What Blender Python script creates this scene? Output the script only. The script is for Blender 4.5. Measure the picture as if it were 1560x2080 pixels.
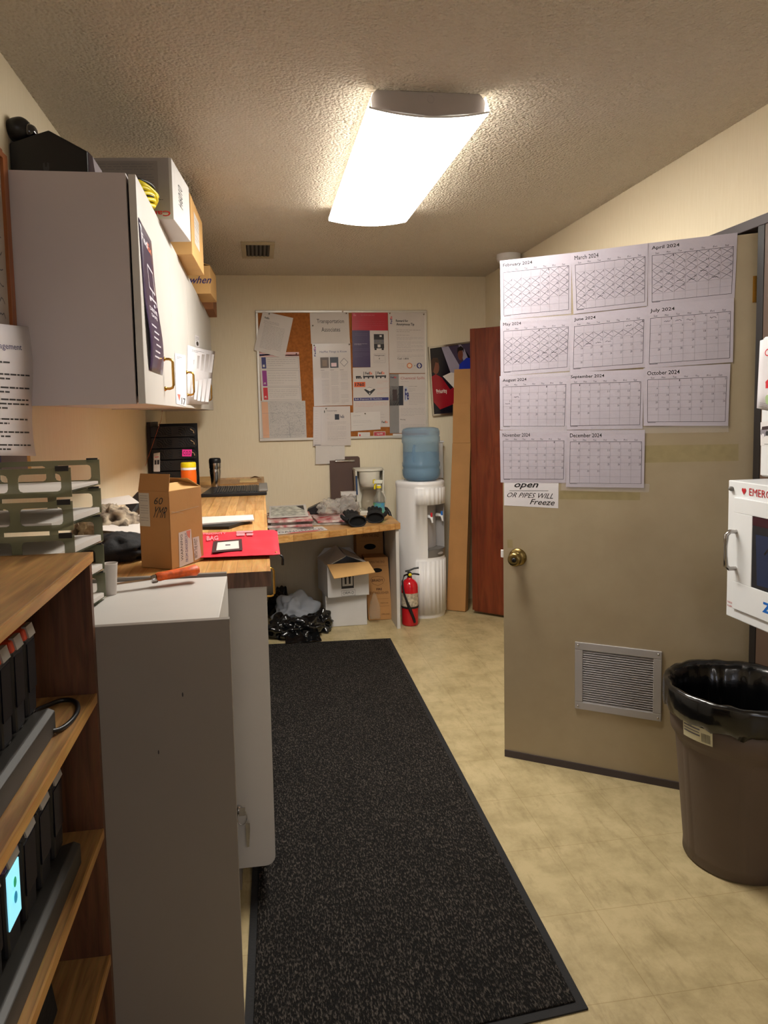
import bpy, math, random, datetime
import numpy as np
from mathutils import Vector, Matrix, noise as mnoise
PI = math.pi
for o in list(bpy.data.objects): bpy.data.objects.remove(o)
SC = bpy.context.scene
COL = SC.collection

# ---------------------------------------------------------------- camera
YAW, PITCH, ROLL = 0.1431926, 0.0793522, -0.0216754
FPX, CX, CY, CAMZ = 1440.0, 737.98, 952.23, 1.45
_f = Vector((math.sin(YAW)*math.cos(PITCH), math.cos(YAW)*math.cos(PITCH), -math.sin(PITCH)))
_r = Vector((math.cos(YAW), -math.sin(YAW), 0)); _u = _r.cross(_f)
_r2 = _r*math.cos(ROLL)+_u*math.sin(ROLL); _u2 = -_r*math.sin(ROLL)+_u*math.cos(ROLL)
cam = bpy.data.cameras.new('camera'); camo = bpy.data.objects.new('camera', cam); COL.objects.link(camo)
camo.matrix_world = Matrix(((_r2.x, _u2.x, -_f.x, 0), (_r2.y, _u2.y, -_f.y, 0), (_r2.z, _u2.z, -_f.z, CAMZ), (0, 0, 0, 1)))
cam.sensor_fit = 'VERTICAL'; cam.sensor_height = 24; cam.lens = 24*FPX/2080
cam.shift_x = (780-CX)/2080; cam.shift_y = (CY-1040)/2080
cam.clip_start = .05
SC.camera = camo
C0 = Vector((0, 0, CAMZ))
def ray(x, y): return _r2*((x-CX)/FPX) - _u2*((y-CY)/FPX) + _f
def onplane(x, y, P, N):                       # a measured point of the photo on a real surface of the room
    d = ray(x, y); t = (P-C0).dot(N)/d.dot(N); return C0+d*t
def atX(x, y, v): return onplane(x, y, Vector((v, 0, 0)), Vector((1, 0, 0)))
def atY(x, y, v): return onplane(x, y, Vector((0, v, 0)), Vector((0, 1, 0)))
def atZ(x, y, v): return onplane(x, y, Vector((0, 0, v)), Vector((0, 0, 1)))

# ---------------------------------------------------------------- render look, world, big lights
SC.view_settings.view_transform = 'Standard'; SC.view_settings.look = 'None'
SC.view_settings.gamma = 1; SC.view_settings.exposure = 1.08
SC.view_settings.use_curve_mapping = False
w = bpy.data.worlds.new('world'); SC.world = w; w.use_nodes = True
w.node_tree.nodes['Background'].inputs[0].default_value = (.8, .85, 1, 1)
w.node_tree.nodes['Background'].inputs[1].default_value = 0.05
FIX_EMIT = 19.0
def area(name, loc, target, sx, sy, power, col):
    l = bpy.data.lights.new(name, 'AREA'); l.shape = 'RECTANGLE'; l.size = sx; l.size_y = sy; l.energy = power; l.color = col
    o = bpy.data.objects.new(name, l); COL.objects.link(o); o.location = loc
    o.rotation_euler = (Vector(target)-Vector(loc)).to_track_quat('-Z', 'Y').to_euler(); return o
area('rear_overhead_fill', (0.6, -1.0, 2.38), (0.6, -1.0, 0), .4, 1.2, 5, (1, .93, .88))  # unseen overhead fill added behind the camera, no fixture modelled
area('rear_cool_fill', (0.5, -2.8, 1.5), (0.6, 2, 1.0), 1.4, 1.2, 6, (.80, .84, 1))  # unseen cool fill for daylight from behind; the rear wall has no window

# ---------------------------------------------------------------- materials
def lin(h):
    if isinstance(h, str):
        h = h.lstrip('#'); h = [int(h[i:i+2], 16)/255 for i in (0, 2, 4)]
    return tuple([(c/12.92 if c <= .04045 else ((c+.055)/1.055)**2.4) for c in h]+[1])
_M = {}
def nt(name):
    m = bpy.data.materials.new(name); m.use_nodes = True; t = m.node_tree
    return m, t, t.nodes['Principled BSDF']
def link(t, a, b): t.links.new(a, b)
def node(t, k, **kw):
    n = t.nodes.new(k)
    for a, v in kw.items():
        if a in n.inputs: n.inputs[a].default_value = v
        else: setattr(n, a, v)
    return n
def coords(t, scale=(1, 1, 1), rot=(0, 0, 0)):
    tc = node(t, 'ShaderNodeTexCoord'); mp = node(t, 'ShaderNodeMapping')
    mp.inputs['Scale'].default_value = scale; mp.inputs['Rotation'].default_value = rot
    link(t, tc.outputs['Object'], mp.inputs['Vector']); return mp.outputs['Vector']
def M(name, col='#808080', rough=.5, metal=0, spec=.5, var=0, vscale=8, bump=0, bscale=60, stretch=(1, 1, 1), trans=0, alpha=1, emit=0, coat=0, ior=1.45, col2=None):
    if name in _M: return _M[name]
    m, t, b = nt(name); c = lin(col)
    b.inputs['Base Color'].default_value = c; b.inputs['Roughness'].default_value = rough
    b.inputs['Metallic'].default_value = metal; b.inputs['Specular IOR Level'].default_value = spec
    b.inputs['Transmission Weight'].default_value = trans; b.inputs['Alpha'].default_value = alpha
    b.inputs['IOR'].default_value = ior; b.inputs['Coat Weight'].default_value = coat
    if emit:
        b.inputs['Emission Color'].default_value = c; b.inputs['Emission Strength'].default_value = emit
    v = coords(t, stretch)
    if not var: var = .04; 
    n = node(t, 'ShaderNodeTexNoise', Scale=vscale, Detail=4.0); link(t, v, n.inputs['Vector'])
    mx = node(t, 'ShaderNodeMix', data_type='RGBA')
    c2 = lin(col2) if col2 else tuple([x*(1-var*2.2) for x in c[:3]]+[1])
    cr = node(t, 'ShaderNodeValToRGB'); cr.color_ramp.elements[0].position = .35; cr.color_ramp.elements[1].position = .65
    link(t, n.outputs['Fac'], cr.inputs['Fac'])
    link(t, cr.outputs['Color'], mx.inputs[0]); mx.inputs[6].default_value = c; mx.inputs[7].default_value = c2
    link(t, mx.outputs[2], b.inputs['Base Color'])
    if bump:
        n2 = node(t, 'ShaderNodeTexNoise', Scale=bscale, Detail=5.0); link(t, v, n2.inputs['Vector'])
        bp = node(t, 'ShaderNodeBump', Strength=bump, Distance=.01); link(t, n2.outputs['Fac'], bp.inputs['Height']); link(t, bp.outputs['Normal'], b.inputs['Normal'])
    _M[name] = m; return m
def wood(name, c1, c2, stretch=(1, 12, 12), scale=3, rough=.4, staves=None, spec=.4):
    m, t, b = nt(name); v = coords(t, stretch)
    n = node(t, 'ShaderNodeTexNoise', Scale=scale, Detail=6.0, Distortion=1.2); link(t, v, n.inputs['Vector'])
    cr = node(t, 'ShaderNodeValToRGB'); e = cr.color_ramp.elements
    e[0].position = .32; e[0].color = lin(c1); e[1].position = .68; e[1].color = lin(c2)
    link(t, n.outputs['Fac'], cr.inputs['Fac']); out = cr.outputs['Color']
    n3 = node(t, 'ShaderNodeTexNoise', Scale=scale*6, Detail=3.0); link(t, v, n3.inputs['Vector'])
    g = node(t, 'ShaderNodeMix', data_type='RGBA', blend_type='MULTIPLY'); g.inputs[0].default_value = .35
    link(t, out, g.inputs[6]); link(t, n3.outputs['Color'], g.inputs[7])
    hs = node(t, 'ShaderNodeHueSaturation', Value=1.25); link(t, g.outputs[2], hs.inputs['Color']); out = hs.outputs['Color']
    if staves:
        rot, sc = staves
        v2 = coords(t, (1, 1, 1), rot)
        br = node(t, 'ShaderNodeTexBrick', Scale=sc); br.offset = .37; br.inputs['Brick Width'].default_value = 3.0; br.inputs['Row Height'].default_value = .35
        br.inputs['Mortar Size'].default_value = .006; br.inputs['Color1'].default_value = (1, 1, 1, 1); br.inputs['Color2'].default_value = (.50, .42, .34, 1)
        br.inputs['Mortar'].default_value = (.3, .2, .12, 1); br.inputs['Bias'].default_value = -.1
        link(t, v2, br.inputs['Vector'])
        mm = node(t, 'ShaderNodeMix', data_type='RGBA', blend_type='MULTIPLY'); mm.inputs[0].default_value = .8
        link(t, out, mm.inputs[6]); link(t, br.outputs['Color'], mm.inputs[7]); out = mm.outputs[2]
    link(t, out, b.inputs['Base Color']); b.inputs['Roughness'].default_value = rough; b.inputs['Specular IOR Level'].default_value = spec
    _M[name] = m; return m

def mat_wall():
    m, t, b = nt('wallpaper_cream'); v = coords(t, (1, 1, .06))
    n = node(t, 'ShaderNodeTexNoise', Scale=160.0, Detail=3.0); link(t, v, n.inputs['Vector'])
    v2 = coords(t); n2 = node(t, 'ShaderNodeTexNoise', Scale=2.0, Detail=3.0); link(t, v2, n2.inputs['Vector'])
    mx = node(t, 'ShaderNodeMix', data_type='RGBA'); link(t, n.outputs['Fac'], mx.inputs[0])
    mx.inputs[6].default_value = lin('#e8dcc2'); mx.inputs[7].default_value = lin('#dccdae')
    link(t, mx.outputs[2], b.inputs['Base Color']); b.inputs['Roughness'].default_value = .75
    bp = node(t, 'ShaderNodeBump', Strength=.25, Distance=.002); link(t, n.outputs['Fac'], bp.inputs['Height']); link(t, bp.outputs['Normal'], b.inputs['Normal'])
    return m
def mat_ceiling():
    m, t, b = nt('popcorn_ceiling'); v = coords(t)
    n = node(t, 'ShaderNodeTexNoise', Scale=90.0, Detail=4.0, Roughness=.6); link(t, v, n.inputs['Vector'])
    vo = node(t, 'ShaderNodeTexVoronoi', Scale=110.0, feature='SMOOTH_F1'); link(t, v, vo.inputs['Vector'])
    ad = node(t, 'ShaderNodeMath', operation='SUBTRACT'); link(t, n.outputs['Fac'], ad.inputs[0]); link(t, vo.outputs['Distance'], ad.inputs[1])
    bp = node(t, 'ShaderNodeBump', Strength=1.0, Distance=.017); link(t, ad.outputs[0], bp.inputs['Height']); link(t, bp.outputs['Normal'], b.inputs['Normal'])
    n2 = node(t, 'ShaderNodeTexNoise', Scale=1.5, Detail=2.0); link(t, v, n2.inputs['Vector'])
    mx = node(t, 'ShaderNodeMix', data_type='RGBA'); link(t, n2.outputs['Fac'], mx.inputs[0])
    mx.inputs[6].default_value = lin('#e8dfd0'); mx.inputs[7].default_value = lin('#e0d5c3')
    link(t, mx.outputs[2], b.inputs['Base Color']); b.inputs['Roughness'].default_value = .8; b.inputs['Specular IOR Level'].default_value = .25
    return m
def mat_floor():
    m, t, b = nt('vinyl_floor'); v = coords(t)
    n = node(t, 'ShaderNodeTexNoise', Scale=7.0, Detail=8.0, Roughness=.7); link(t, v, n.inputs['Vector'])
    cr = node(t, 'ShaderNodeValToRGB'); e = cr.color_ramp.elements; e[0].position = .3; e[0].color = lin('#9a8a64'); e[1].position = .6; e[1].color = lin('#baa981')
    link(t, n.outputs['Fac'], cr.inputs['Fac']); out = cr.outputs['Color']
    # scuff streaks
    v2 = coords(t, (3, .7, 1), (0, 0, .8)); n2 = node(t, 'ShaderNodeTexNoise', Scale=9.0, Detail=9.0, Roughness=.75); link(t, v2, n2.inputs['Vector'])
    c2 = node(t, 'ShaderNodeValToRGB'); e = c2.color_ramp.elements; e[0].position = .52; e[0].color = (1, 1, 1, 1); e[1].position = .72; e[1].color = lin('#8d7b56')
    link(t, n2.outputs['Fac'], c2.inputs['Fac'])
    mm = node(t, 'ShaderNodeMix', data_type='RGBA', blend_type='MULTIPLY'); mm.inputs[0].default_value = .4
    link(t, out, mm.inputs[6]); link(t, c2.outputs['Color'], mm.inputs[7]); out = mm.outputs[2]
    v3 = coords(t, (1, 1, 1), (0, 0, 0)); br = node(t, 'ShaderNodeTexBrick', Scale=1.0); br.offset = 0
    br.inputs['Brick Width'].default_value = .305; br.inputs['Row Height'].default_value = .305; br.inputs['Mortar Size'].default_value = .0012
    br.inputs['Color1'].default_value = (1, 1, 1, 1); br.inputs['Color2'].default_value = (.95, .94, .92, 1); br.inputs['Mortar'].default_value = (.62, .55, .42, 1)
    link(t, v3, br.inputs['Vector'])
    m3 = node(t, 'ShaderNodeMix', data_type='RGBA', blend_type='MULTIPLY'); m3.inputs[0].default_value = .6
    link(t, out, m3.inputs[6]); link(t, br.outputs['Color'], m3.inputs[7])
    link(t, m3.outputs[2], b.inputs['Base Color']); b.inputs['Roughness'].default_value = .38; b.inputs['Specular IOR Level'].default_value = .4
    bp = node(t, 'ShaderNodeBump', Strength=.15, Distance=.002); link(t, n.outputs['Fac'], bp.inputs['Height']); link(t, bp.outputs['Normal'], b.inputs['Normal'])
    return m
def mat_carpet():
    m, t, b = nt('black_ribbed_carpet'); v = coords(t, (1, .35, 1))
    n = node(t, 'ShaderNodeTexNoise', Scale=230.0, Detail=2.0, Roughness=.7); link(t, v, n.inputs['Vector'])
    cr = node(t, 'ShaderNodeValToRGB'); e = cr.color_ramp.elements; e[0].position = .5; e[0].color = lin('#151312'); e[1].position = .72; e[1].color = lin('#655d56')
    link(t, n.outputs['Fac'], cr.inputs['Fac'])
    v2 = coords(t); n2 = node(t, 'ShaderNodeTexNoise', Scale=4.0, Detail=5.0); link(t, v2, n2.inputs['Vector'])
    mm = node(t, 'ShaderNodeMix', data_type='RGBA', blend_type='MULTIPLY'); mm.inputs[0].default_value = .5
    link(t, cr.outputs['Color'], mm.inputs[6]); link(t, n2.outputs['Fac'], mm.inputs[7])
    link(t, mm.outputs[2], b.inputs['Base Color']); b.inputs['Roughness'].default_value = .9; b.inputs['Specular IOR Level'].default_value = .15
    bp = node(t, 'ShaderNodeBump', Strength=1.0, Distance=.006); link(t, n.outputs['Fac'], bp.inputs['Height']); link(t, bp.outputs['Normal'], b.inputs['Normal'])
    return m
def mat_door():
    m, t, b = nt('painted_door'); v = coords(t)
    n = node(t, 'ShaderNodeTexNoise', Scale=3.0, Detail=6.0, Roughness=.6); link(t, v, n.inputs['Vector'])
    cr = node(t, 'ShaderNodeValToRGB'); e = cr.color_ramp.elements; e[0].position = .3; e[0].color = lin('#9b8b71'); e[1].position = .7; e[1].color = lin('#aa9b80')
    link(t, n.outputs['Fac'], cr.inputs['Fac']); link(t, cr.outputs['Color'], b.inputs['Base Color']); b.inputs['Roughness'].default_value = .42
    return m
def mat_diffuser():
    m, t, b = nt('prismatic_diffuser'); tc = node(t, 'ShaderNodeTexCoord'); sp = node(t, 'ShaderNodeSeparateXYZ'); link(t, tc.outputs['Object'], sp.inputs[0])
    # two tubes behind the acrylic: stronger above each tube, weaker between and at the rim
    mu = node(t, 'ShaderNodeMath', operation='MULTIPLY'); link(t, sp.outputs[0], mu.inputs[0]); mu.inputs[1].default_value = 2*PI/.2
    co = node(t, 'ShaderNodeMath', operation='COSINE'); link(t, mu.outputs[0], co.inputs[0])
    mr = node(t, 'ShaderNodeMapRange'); mr.inputs['From Min'].default_value = 1; mr.inputs['From Max'].default_value = -1
    mr.inputs['To Min'].default_value = FIX_EMIT*.55; mr.inputs['To Max'].default_value = FIX_EMIT*1.25; link(t, co.outputs[0], mr.inputs['Value'])
    b.inputs['Base Color'].default_value = (.9, .9, .85, 1); b.inputs['Emission Color'].default_value = lin('#fffaf0')
    link(t, mr.outputs[0], b.inputs['Emission Strength']); return m
WALL, CEIL, FLOOR, CARPET, DOORM, DIFF = mat_wall(), mat_ceiling(), mat_floor(), mat_carpet(), mat_door(), mat_diffuser()
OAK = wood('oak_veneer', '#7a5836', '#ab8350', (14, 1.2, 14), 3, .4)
OAKV = wood('oak_upright_shaded', '#42281a', '#64402a', (14, 14, 1.2), 3, .45)  # oak darkened so its colour carries the shade inside the bookcase
OAKE = wood('oak_edge', '#a0743e', '#c29456', (14, 1.2, 14), 3, .4)
REDW = wood('red_mahogany', '#5a2413', '#7a3a20', (7, 7, .9), 2.5, .35)
BUTCH = wood('butcher_block', '#c08a4a', '#e0b274', (14, 1, 14), 3, .3, ((0, 0, PI/2), 8.0))
BUTCHX = wood('butcher_block_side', '#c08a4a', '#dcae70', (1, 14, 14), 3, .3, ((0, 0, 0), 8.0))
LAM = M('white_laminate', '#c6c2bd', .45, bump=.02, bscale=300, var=.015)
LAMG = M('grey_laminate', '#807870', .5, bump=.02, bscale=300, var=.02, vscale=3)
CARD = M('kraft_cardboard', '#b3824e', .8, var=.05, vscale=5, bump=.05)
CARDL = M('kraft_inner', '#d0a468', .85, var=.04)
CARDD = M('brown_cardboard', '#93603a', .8, var=.06, vscale=5)
WCARD = M('white_cardboard', '#cdcac8', .8, var=.04, vscale=4)
PAPER = M('paper_white', '#dcd8dc', .6, var=.02, bump=.12, bscale=9)
PAPER2 = M('paper_laminated', '#cbc2bc', .22, var=.02, bump=.10, bscale=7, coat=.3)
PAPERC = M('paper_calendar', '#bcb5c0', .26, var=.03, vscale=6, bump=.9, bscale=4.5)
PAPERB = M('paper_plain', '#cfc8c2', .7, var=.02)
INK = M('ink_black', '#2b2a2c', .6); INKG = M('ink_grey', '#66626a', .6); INKL = M('ink_light', '#8e888e', .6)
PEN = M('pen_line', '#5d5a60', .6); RED = M('ink_red', '#c8202c', .5); PURP = M('ink_purple', '#38204f', .3, coat=.5); REDP = M('poster_red', '#b8152c', .25, coat=.5)
BLUE = M('ink_blue', '#1769c4', .4); NAVY = M('ink_navy', '#2b2a6a', .5); MAG = M('ink_magenta', '#8c2080', .5); INKO = M('ink_orange', '#d95a1c', .5)
BLK = M('black_plastic', '#131214', .38, var=.03); BLKM = M('black_matte', '#171618', .8, bump=.15, bscale=120)
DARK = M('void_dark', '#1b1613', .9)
STEEL = M('steel', '#b8b4b0', .22, 1); CHR = M('chrome', '#d8d8d8', .12, 1); BRASS = M('brass', '#b98c42', .25, 1); ABRASS = M('antique_brass', '#8a7648', .28, 1)
ALU = M('aluminium_trim', '#cfc9bf', .35, .3)
CORK = M('cork', '#a8642a', .9, var=.12, vscale=60, bump=.2, bscale=200)
WHITEP = M('white_plastic', '#e4e2e2', .35, var=.01); GREYP = M('grey_plastic', '#a8a4a4', .4, var=.02); DGREYP = M('dark_grey_plastic', '#77736f', .45)
WMET = M('white_enamel', '#e6e8ea', .3, var=.01)
CASING = M('dark_painted_casing', '#463d3f', .5)
OLIVE = M('smoked_olive_plastic', '#84866c', .2, trans=.3, alpha=.80, ior=1.2)
TRASH = M('brown_can_plastic', '#5d4f45', .55, var=.03, bump=.05, bscale=120)
BAGM = M('black_bag_film', '#0b0b0c', .22, bump=.4, bscale=9, var=.02, coat=.4)
CLEARB = M('clear_bag_film', '#dfe4ee', .15, trans=.4, alpha=.7, bump=.4, bscale=9, ior=1.1)
BAGW = M('cloudy_bag_film', '#d8d2ca', .18, trans=.4, alpha=.55, bump=.5, bscale=12, ior=1.15)
TAPE = M('clear_tape', '#e8e4e8', .08, alpha=.10, coat=.6)
GLOVE = M('glove_fabric', '#141315', .75, bump=.3, bscale=90)
REDF = M('red_vinyl', '#d81f38', .42, bump=.25, bscale=6, var=.03)
YEL = M('yellow_plastic', '#e8d21c', .35); ORP = M('orange_plastic', '#f06a14', .4); PINK = M('pink_sticker', '#f0369a', .5)
EXTR = M('red_enamel', '#c11420', .2, coat=.4)

# ---------------------------------------------------------------- mesh builder
ORG = {}
class MB:
    def __init__(s): s.v = []; s.f = []; s.m = []; s.xf = None; s.k = 0; s.sm = []; s.smooth = False
    def add(s, vs, fs, smooth=None):
        b = len(s.v)
        for p in vs:
            p = Vector(p); s.v.append(s.xf @ p if s.xf else p)
        for f in fs: s.f.append([b+i for i in f]); s.m.append(s.k); s.sm.append(s.smooth if smooth is None else smooth)
        return s
    def box(s, x0, y0, z0, x1, y1, z1):
        return s.add([(x0, y0, z0), (x1, y0, z0), (x1, y1, z0), (x0, y1, z0), (x0, y0, z1), (x1, y0, z1), (x1, y1, z1), (x0, y1, z1)],
                     [(0, 3, 2, 1), (4, 5, 6, 7), (0, 1, 5, 4), (1, 2, 6, 5), (2, 3, 7, 6), (3, 0, 4, 7)])
    def hexa(s, bot, top):   # 4 bottom + 4 top points, counter-clockwise seen from above
        return s.add(list(bot)+list(top), [(0, 3, 2, 1), (4, 5, 6, 7), (0, 1, 5, 4), (1, 2, 6, 5), (2, 3, 7, 6), (3, 0, 4, 7)])
    def prism(s, pts, d):    # planar polygon extruded along vector d
        n = len(pts); d = Vector(d); P = [Vector(p) for p in pts]
        return s.add(P+[p+d for p in P], [tuple(range(n))[::-1], tuple(range(n, 2*n))]+[(i, (i+1) % n, n+(i+1) % n, n+i) for i in range(n)])
    def grid(s, fn, nu, nv, cu=False, cv=False, smooth=True, skip=None):
        vs = [fn(i, j) for j in range(nv) for i in range(nu)]; fs = []
        for j in range(nv if cv else nv-1):
            for i in range(nu if cu else nu-1):
                if skip and skip(i, j): continue
                a, b = i, (i+1) % nu; c = (j+1) % nv
                fs.append((j*nu+a, j*nu+b, c*nu+b, c*nu+a))
        return s.add(vs, fs, smooth)
    def lathe(s, prof, c=(0, 0, 0), n=32, rf=None, capb=True, capt=True, axis=None):
        A = Matrix.Identity(3) if axis is None else Vector((0, 0, 1)).rotation_difference(Vector(axis)).to_matrix()
        c = Vector(c)
        def fn(i, j):
            a = 2*PI*i/n; r, z = prof[j]
            if rf: r = r*rf(a, z)
            return c+A @ Vector((r*math.cos(a), r*math.sin(a), z))
        s.grid(fn, n, len(prof), cu=True)
        if capb and prof[0][0] > 1e-5: s.add([fn(i, 0) for i in range(n)], [tuple(range(n))[::-1]], False)
        if capt and prof[-1][0] > 1e-5: s.add([fn(i, len(prof)-1) for i in range(n)], [tuple(range(n))], False)
        return s
    def cyl(s, a, b, r, n=16, r2=None):
        a = Vector(a); b = Vector(b); L = (b-a).length
        return s.lathe([(r, 0), (r if r2 is None else r2, L)], a, n, axis=(b-a))
    def tube(s, path, r, n=8, closed=False):
        P = [Vector(p) for p in path]; m = len(P); R = r if isinstance(r, (list, tuple)) else [r]*m
        rings = []; up = Vector((.13, .27, .95)).normalized()
        for i in range(m):
            t = (P[(i+1) % m]-P[i-1]) if closed else (P[min(i+1, m-1)]-P[max(i-1, 0)])
            t.normalize(); a = t.cross(up)
            if a.length < .05: a = t.cross(Vector((1, 0, 0)))
            a.normalize(); b = a.cross(t); up = b if False else up
            rings.append([P[i]+(a*math.cos(2*PI*k/n)+b*math.sin(2*PI*k/n))*R[i] for k in range(n)])
        s.grid(lambda i, j: rings[j][i], n, m, cu=True, cv=closed)
        if not closed: s.add(rings[0], [tuple(range(n))], False); s.add(rings[-1], [tuple(range(n))[::-1]], False)
        return s
    def build(s, name, mats, parent=None, bevel=0, origin=None, seg=2, subsurf=0):
        if parent is not None: org = ORG[parent.name]
        elif origin is not None: org = Vector(origin)
        else:
            org = Vector((sum(p.x for p in s.v)/len(s.v), sum(p.y for p in s.v)/len(s.v), min(p.z for p in s.v)))
        me = bpy.data.meshes.new(name); me.from_pydata([tuple(p-org) for p in s.v], [], s.f)
        if not isinstance(mats, (list, tuple)): mats = [mats]
        for m in mats: me.materials.append(m)
        me.polygons.foreach_set('material_index', s.m); me.polygons.foreach_set('use_smooth', s.sm); me.update()
        o = bpy.data.objects.new(name, me); COL.objects.link(o); ORG[o.name] = org
        if parent is not None: o.parent = parent
        else: o.location = org
        if bevel:
            b = o.modifiers.new('bevel', 'BEVEL'); b.width = bevel; b.segments = seg; b.limit_method = 'ANGLE'; b.angle_limit = .6
            b.harden_normals = False
        if subsurf:
            b = o.modifiers.new('sub', 'SUBSURF'); b.levels = b.render_levels = subsurf
        return o
def tag(o, label, cat, group=None, kind=None):
    if label: o['label'] = label
    if cat: o['category'] = cat
    if group: o['group'] = group
    if kind: o['kind'] = kind
    return o
def thing(name, loc, label, cat, group=None):
    o = bpy.data.objects.new(name, None); COL.objects.link(o); o.location = loc; o.empty_display_size = .05
    ORG[o.name] = Vector(loc); return tag(o, label, cat, group)
def struct(o): o['kind'] = 'structure'; return o
def part(o, label): o['label'] = label; return o
def B(*a): return MB().box(*a)
def copytree(o, loc, label):
    c = o.copy(); COL.objects.link(c); c.location = loc; c['label'] = label; ORG[c.name] = Vector(loc)
    for ch in list(o.children):
        d = ch.copy(); COL.objects.link(d); d.parent = c
        for g in list(ch.children):
            e = g.copy(); COL.objects.link(e); e.parent = d
    return c

# ---------------------------------------------------------------- lettering
_T = {}
def textgeo(sx, bold=0):
    k = (sx, bold)
    if k in _T: return _T[k]
    cu = bpy.data.curves.new('lettering', 'FONT'); cu.body = sx; cu.resolution_u = 2; cu.offset = 0 if ('M' in sx or 'W' in sx or 'N' in sx) else bold
    o = bpy.data.objects.new('lettering', cu); COL.objects.link(o); bpy.context.view_layer.update()
    me = bpy.data.meshes.new_from_object(o.evaluated_get(bpy.context.evaluated_depsgraph_get()))
    V = [(v.co.x, v.co.y) for v in me.vertices]; F = [tuple(p.vertices) for p in me.polygons]
    bpy.data.objects.remove(o); bpy.data.curves.remove(cu); bpy.data.meshes.remove(me)
    x0 = min(v[0] for v in V); x1 = max(v[0] for v in V); y0 = min(v[1] for v in V); y1 = max(v[1] for v in V)
    _T[k] = ([((v[0]-x0)/(x1-x0), (y1-v[1])/(y1-y0)) for v in V], F, (x1-x0)/(y1-y0)); return _T[k]

# a flat printed thing lying on a real surface; positions inside it run 0..1 from its top left corner
class Sheet:
    def __init__(s, O, N, corners, lift=.0006, thick=.0005):
        s.N = Vector(N).normalized(); s.O = Vector(O); s.c = [onplane(x, y, s.O+s.N*lift, s.N) for x, y in corners]; s.th = thick
        s.mb = MB(); s.mats = []; s.rnd = random.Random(int(corners[0][0]*7+corners[0][1]*3)); s.z = 0; s.curl = None
    @classmethod
    def world(cls, pts, N, thick=.0005):
        s = cls.__new__(cls); s.N = Vector(N).normalized(); s.c = [Vector(p) for p in pts]; s.O = s.c[0]; s.th = thick
        s.mb = MB(); s.mats = []; s.rnd = random.Random(5); s.z = 0; s.curl = None; return s
    def L(s, u, v, h=0):
        a, b, c, d = s.c; p = (a*(1-u)+b*u)*(1-v)+(d*(1-u)+c*u)*v+s.N*h
        if s.curl: p = p+s.N*s.curl(u, v)
        return p
    def mi(s, m):
        if m not in s.mats: s.mats.append(m)
        s.mb.k = s.mats.index(m)
    def poly(s, pts, m, h=.0004):
        s.mi(m); s.mb.add([s.L(u, v, s.th+h) for u, v in pts], [tuple(range(len(pts)))]); return s
    def rect(s, u0, v0, u1, v1, m, h=.0004): return s.poly([(u0, v1), (u1, v1), (u1, v0), (u0, v0)], m, h)
    def line(s, u0, v0, u1, v1, wd, m, h=.0005):
        a = s.L(u0, v0, s.th+h); b = s.L(u1, v1, s.th+h); d = (b-a).normalized().cross(s.N)*wd/2
        s.mi(m); s.mb.add([a-d, a+d, b+d, b-d], [(0, 1, 2, 3)]); return s
    def text(s, tx, u0, v0, u1, v1, m, bold=0, h=.0005, skew=0, rot=0):
        V, F, ar = textgeo(tx, bold); s.mi(m); out = []
        for x, y in V:
            xx = x+skew*(1-y)
            if rot == 90: a, b = u0+(u1-u0)*(1-y) if False else u0+(u1-u0)*y, v1-(v1-v0)*xx
            elif rot == 180: a, b = u1-(u1-u0)*xx, v1-(v1-v0)*y
            elif rot == -90: a, b = u1-(u1-u0)*y, v0+(v1-v0)*xx
            else: a, b = u0+(u1-u0)*xx, v0+(v1-v0)*y
            out.append(s.L(a, b, s.th+h))
        s.mb.add(out, F); return s
    def circle(s, u, v, ru, rv, m, n=20, h=.0005, hole=0):
        if hole:
            for k in range(n):
                a, b = 2*PI*k/n, 2*PI*(k+1)/n
                s.poly([(u+ru*math.cos(a), v+rv*math.sin(a)), (u+ru*math.cos(b), v+rv*math.sin(b)), (u+hole*ru*math.cos(b), v+hole*rv*math.sin(b)), (u+hole*ru*math.cos(a), v+hole*rv*math.sin(a))], m, h)
            return s
        return s.poly([(u+ru*math.cos(-2*PI*k/n), v+rv*math.sin(-2*PI*k/n)) for k in range(n)], m, h)
    def para(s, u0, v0, u1, v1, n, m, wd=.0012, gap=.12):     # unreadably small copy: rows of word-length strokes
        for k in range(n):
            v = v0+(v1-v0)*(k+.5)/n; u = u0; end = u1 if k < n-1 else u0+(u1-u0)*.55
            if s.rnd.random() < gap: continue
            while u < end-.01:
                l = (u1-u0)*s.rnd.uniform(.05, .17); e = min(u+l, end); s.line(u, v, e, v, wd, m); u = e+(u1-u0)*.022
        return s
    def done(s, name, mat, label=None, cat=None, group=None, parent=None, printname='printing', nseg=(1, 1)):
        b = MB(); nu, nv = nseg[0]+1, nseg[1]+1
        f = lambda h: (lambda i, j: s.L(i/(nu-1), j/(nv-1), h))
        b.grid(f(s.th), nu, nv, smooth=bool(s.curl)); b.f = [x[::-1] for x in b.f]; b.grid(f(0), nu, nv, smooth=bool(s.curl))
        k = nu*nv; ring = [i for i in range(nu)]+[j*nu+nu-1 for j in range(1, nv)]+[(nv-1)*nu+i for i in range(nu-2, -1, -1)]+[j*nu for j in range(nv-2, 0, -1)]
        for a in range(len(ring)):
            p, q = ring[a], ring[(a+1) % len(ring)]; b.f.append([p, q, k+q, k+p]); b.m.append(0); b.sm.append(False)
        o = b.build(name, mat, parent, origin=None if parent else s.c[3])
        if label: tag(o, label, cat, group)
        if s.mb.f:
            s.mb.build(printname, s.mats, o)
        return o

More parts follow.
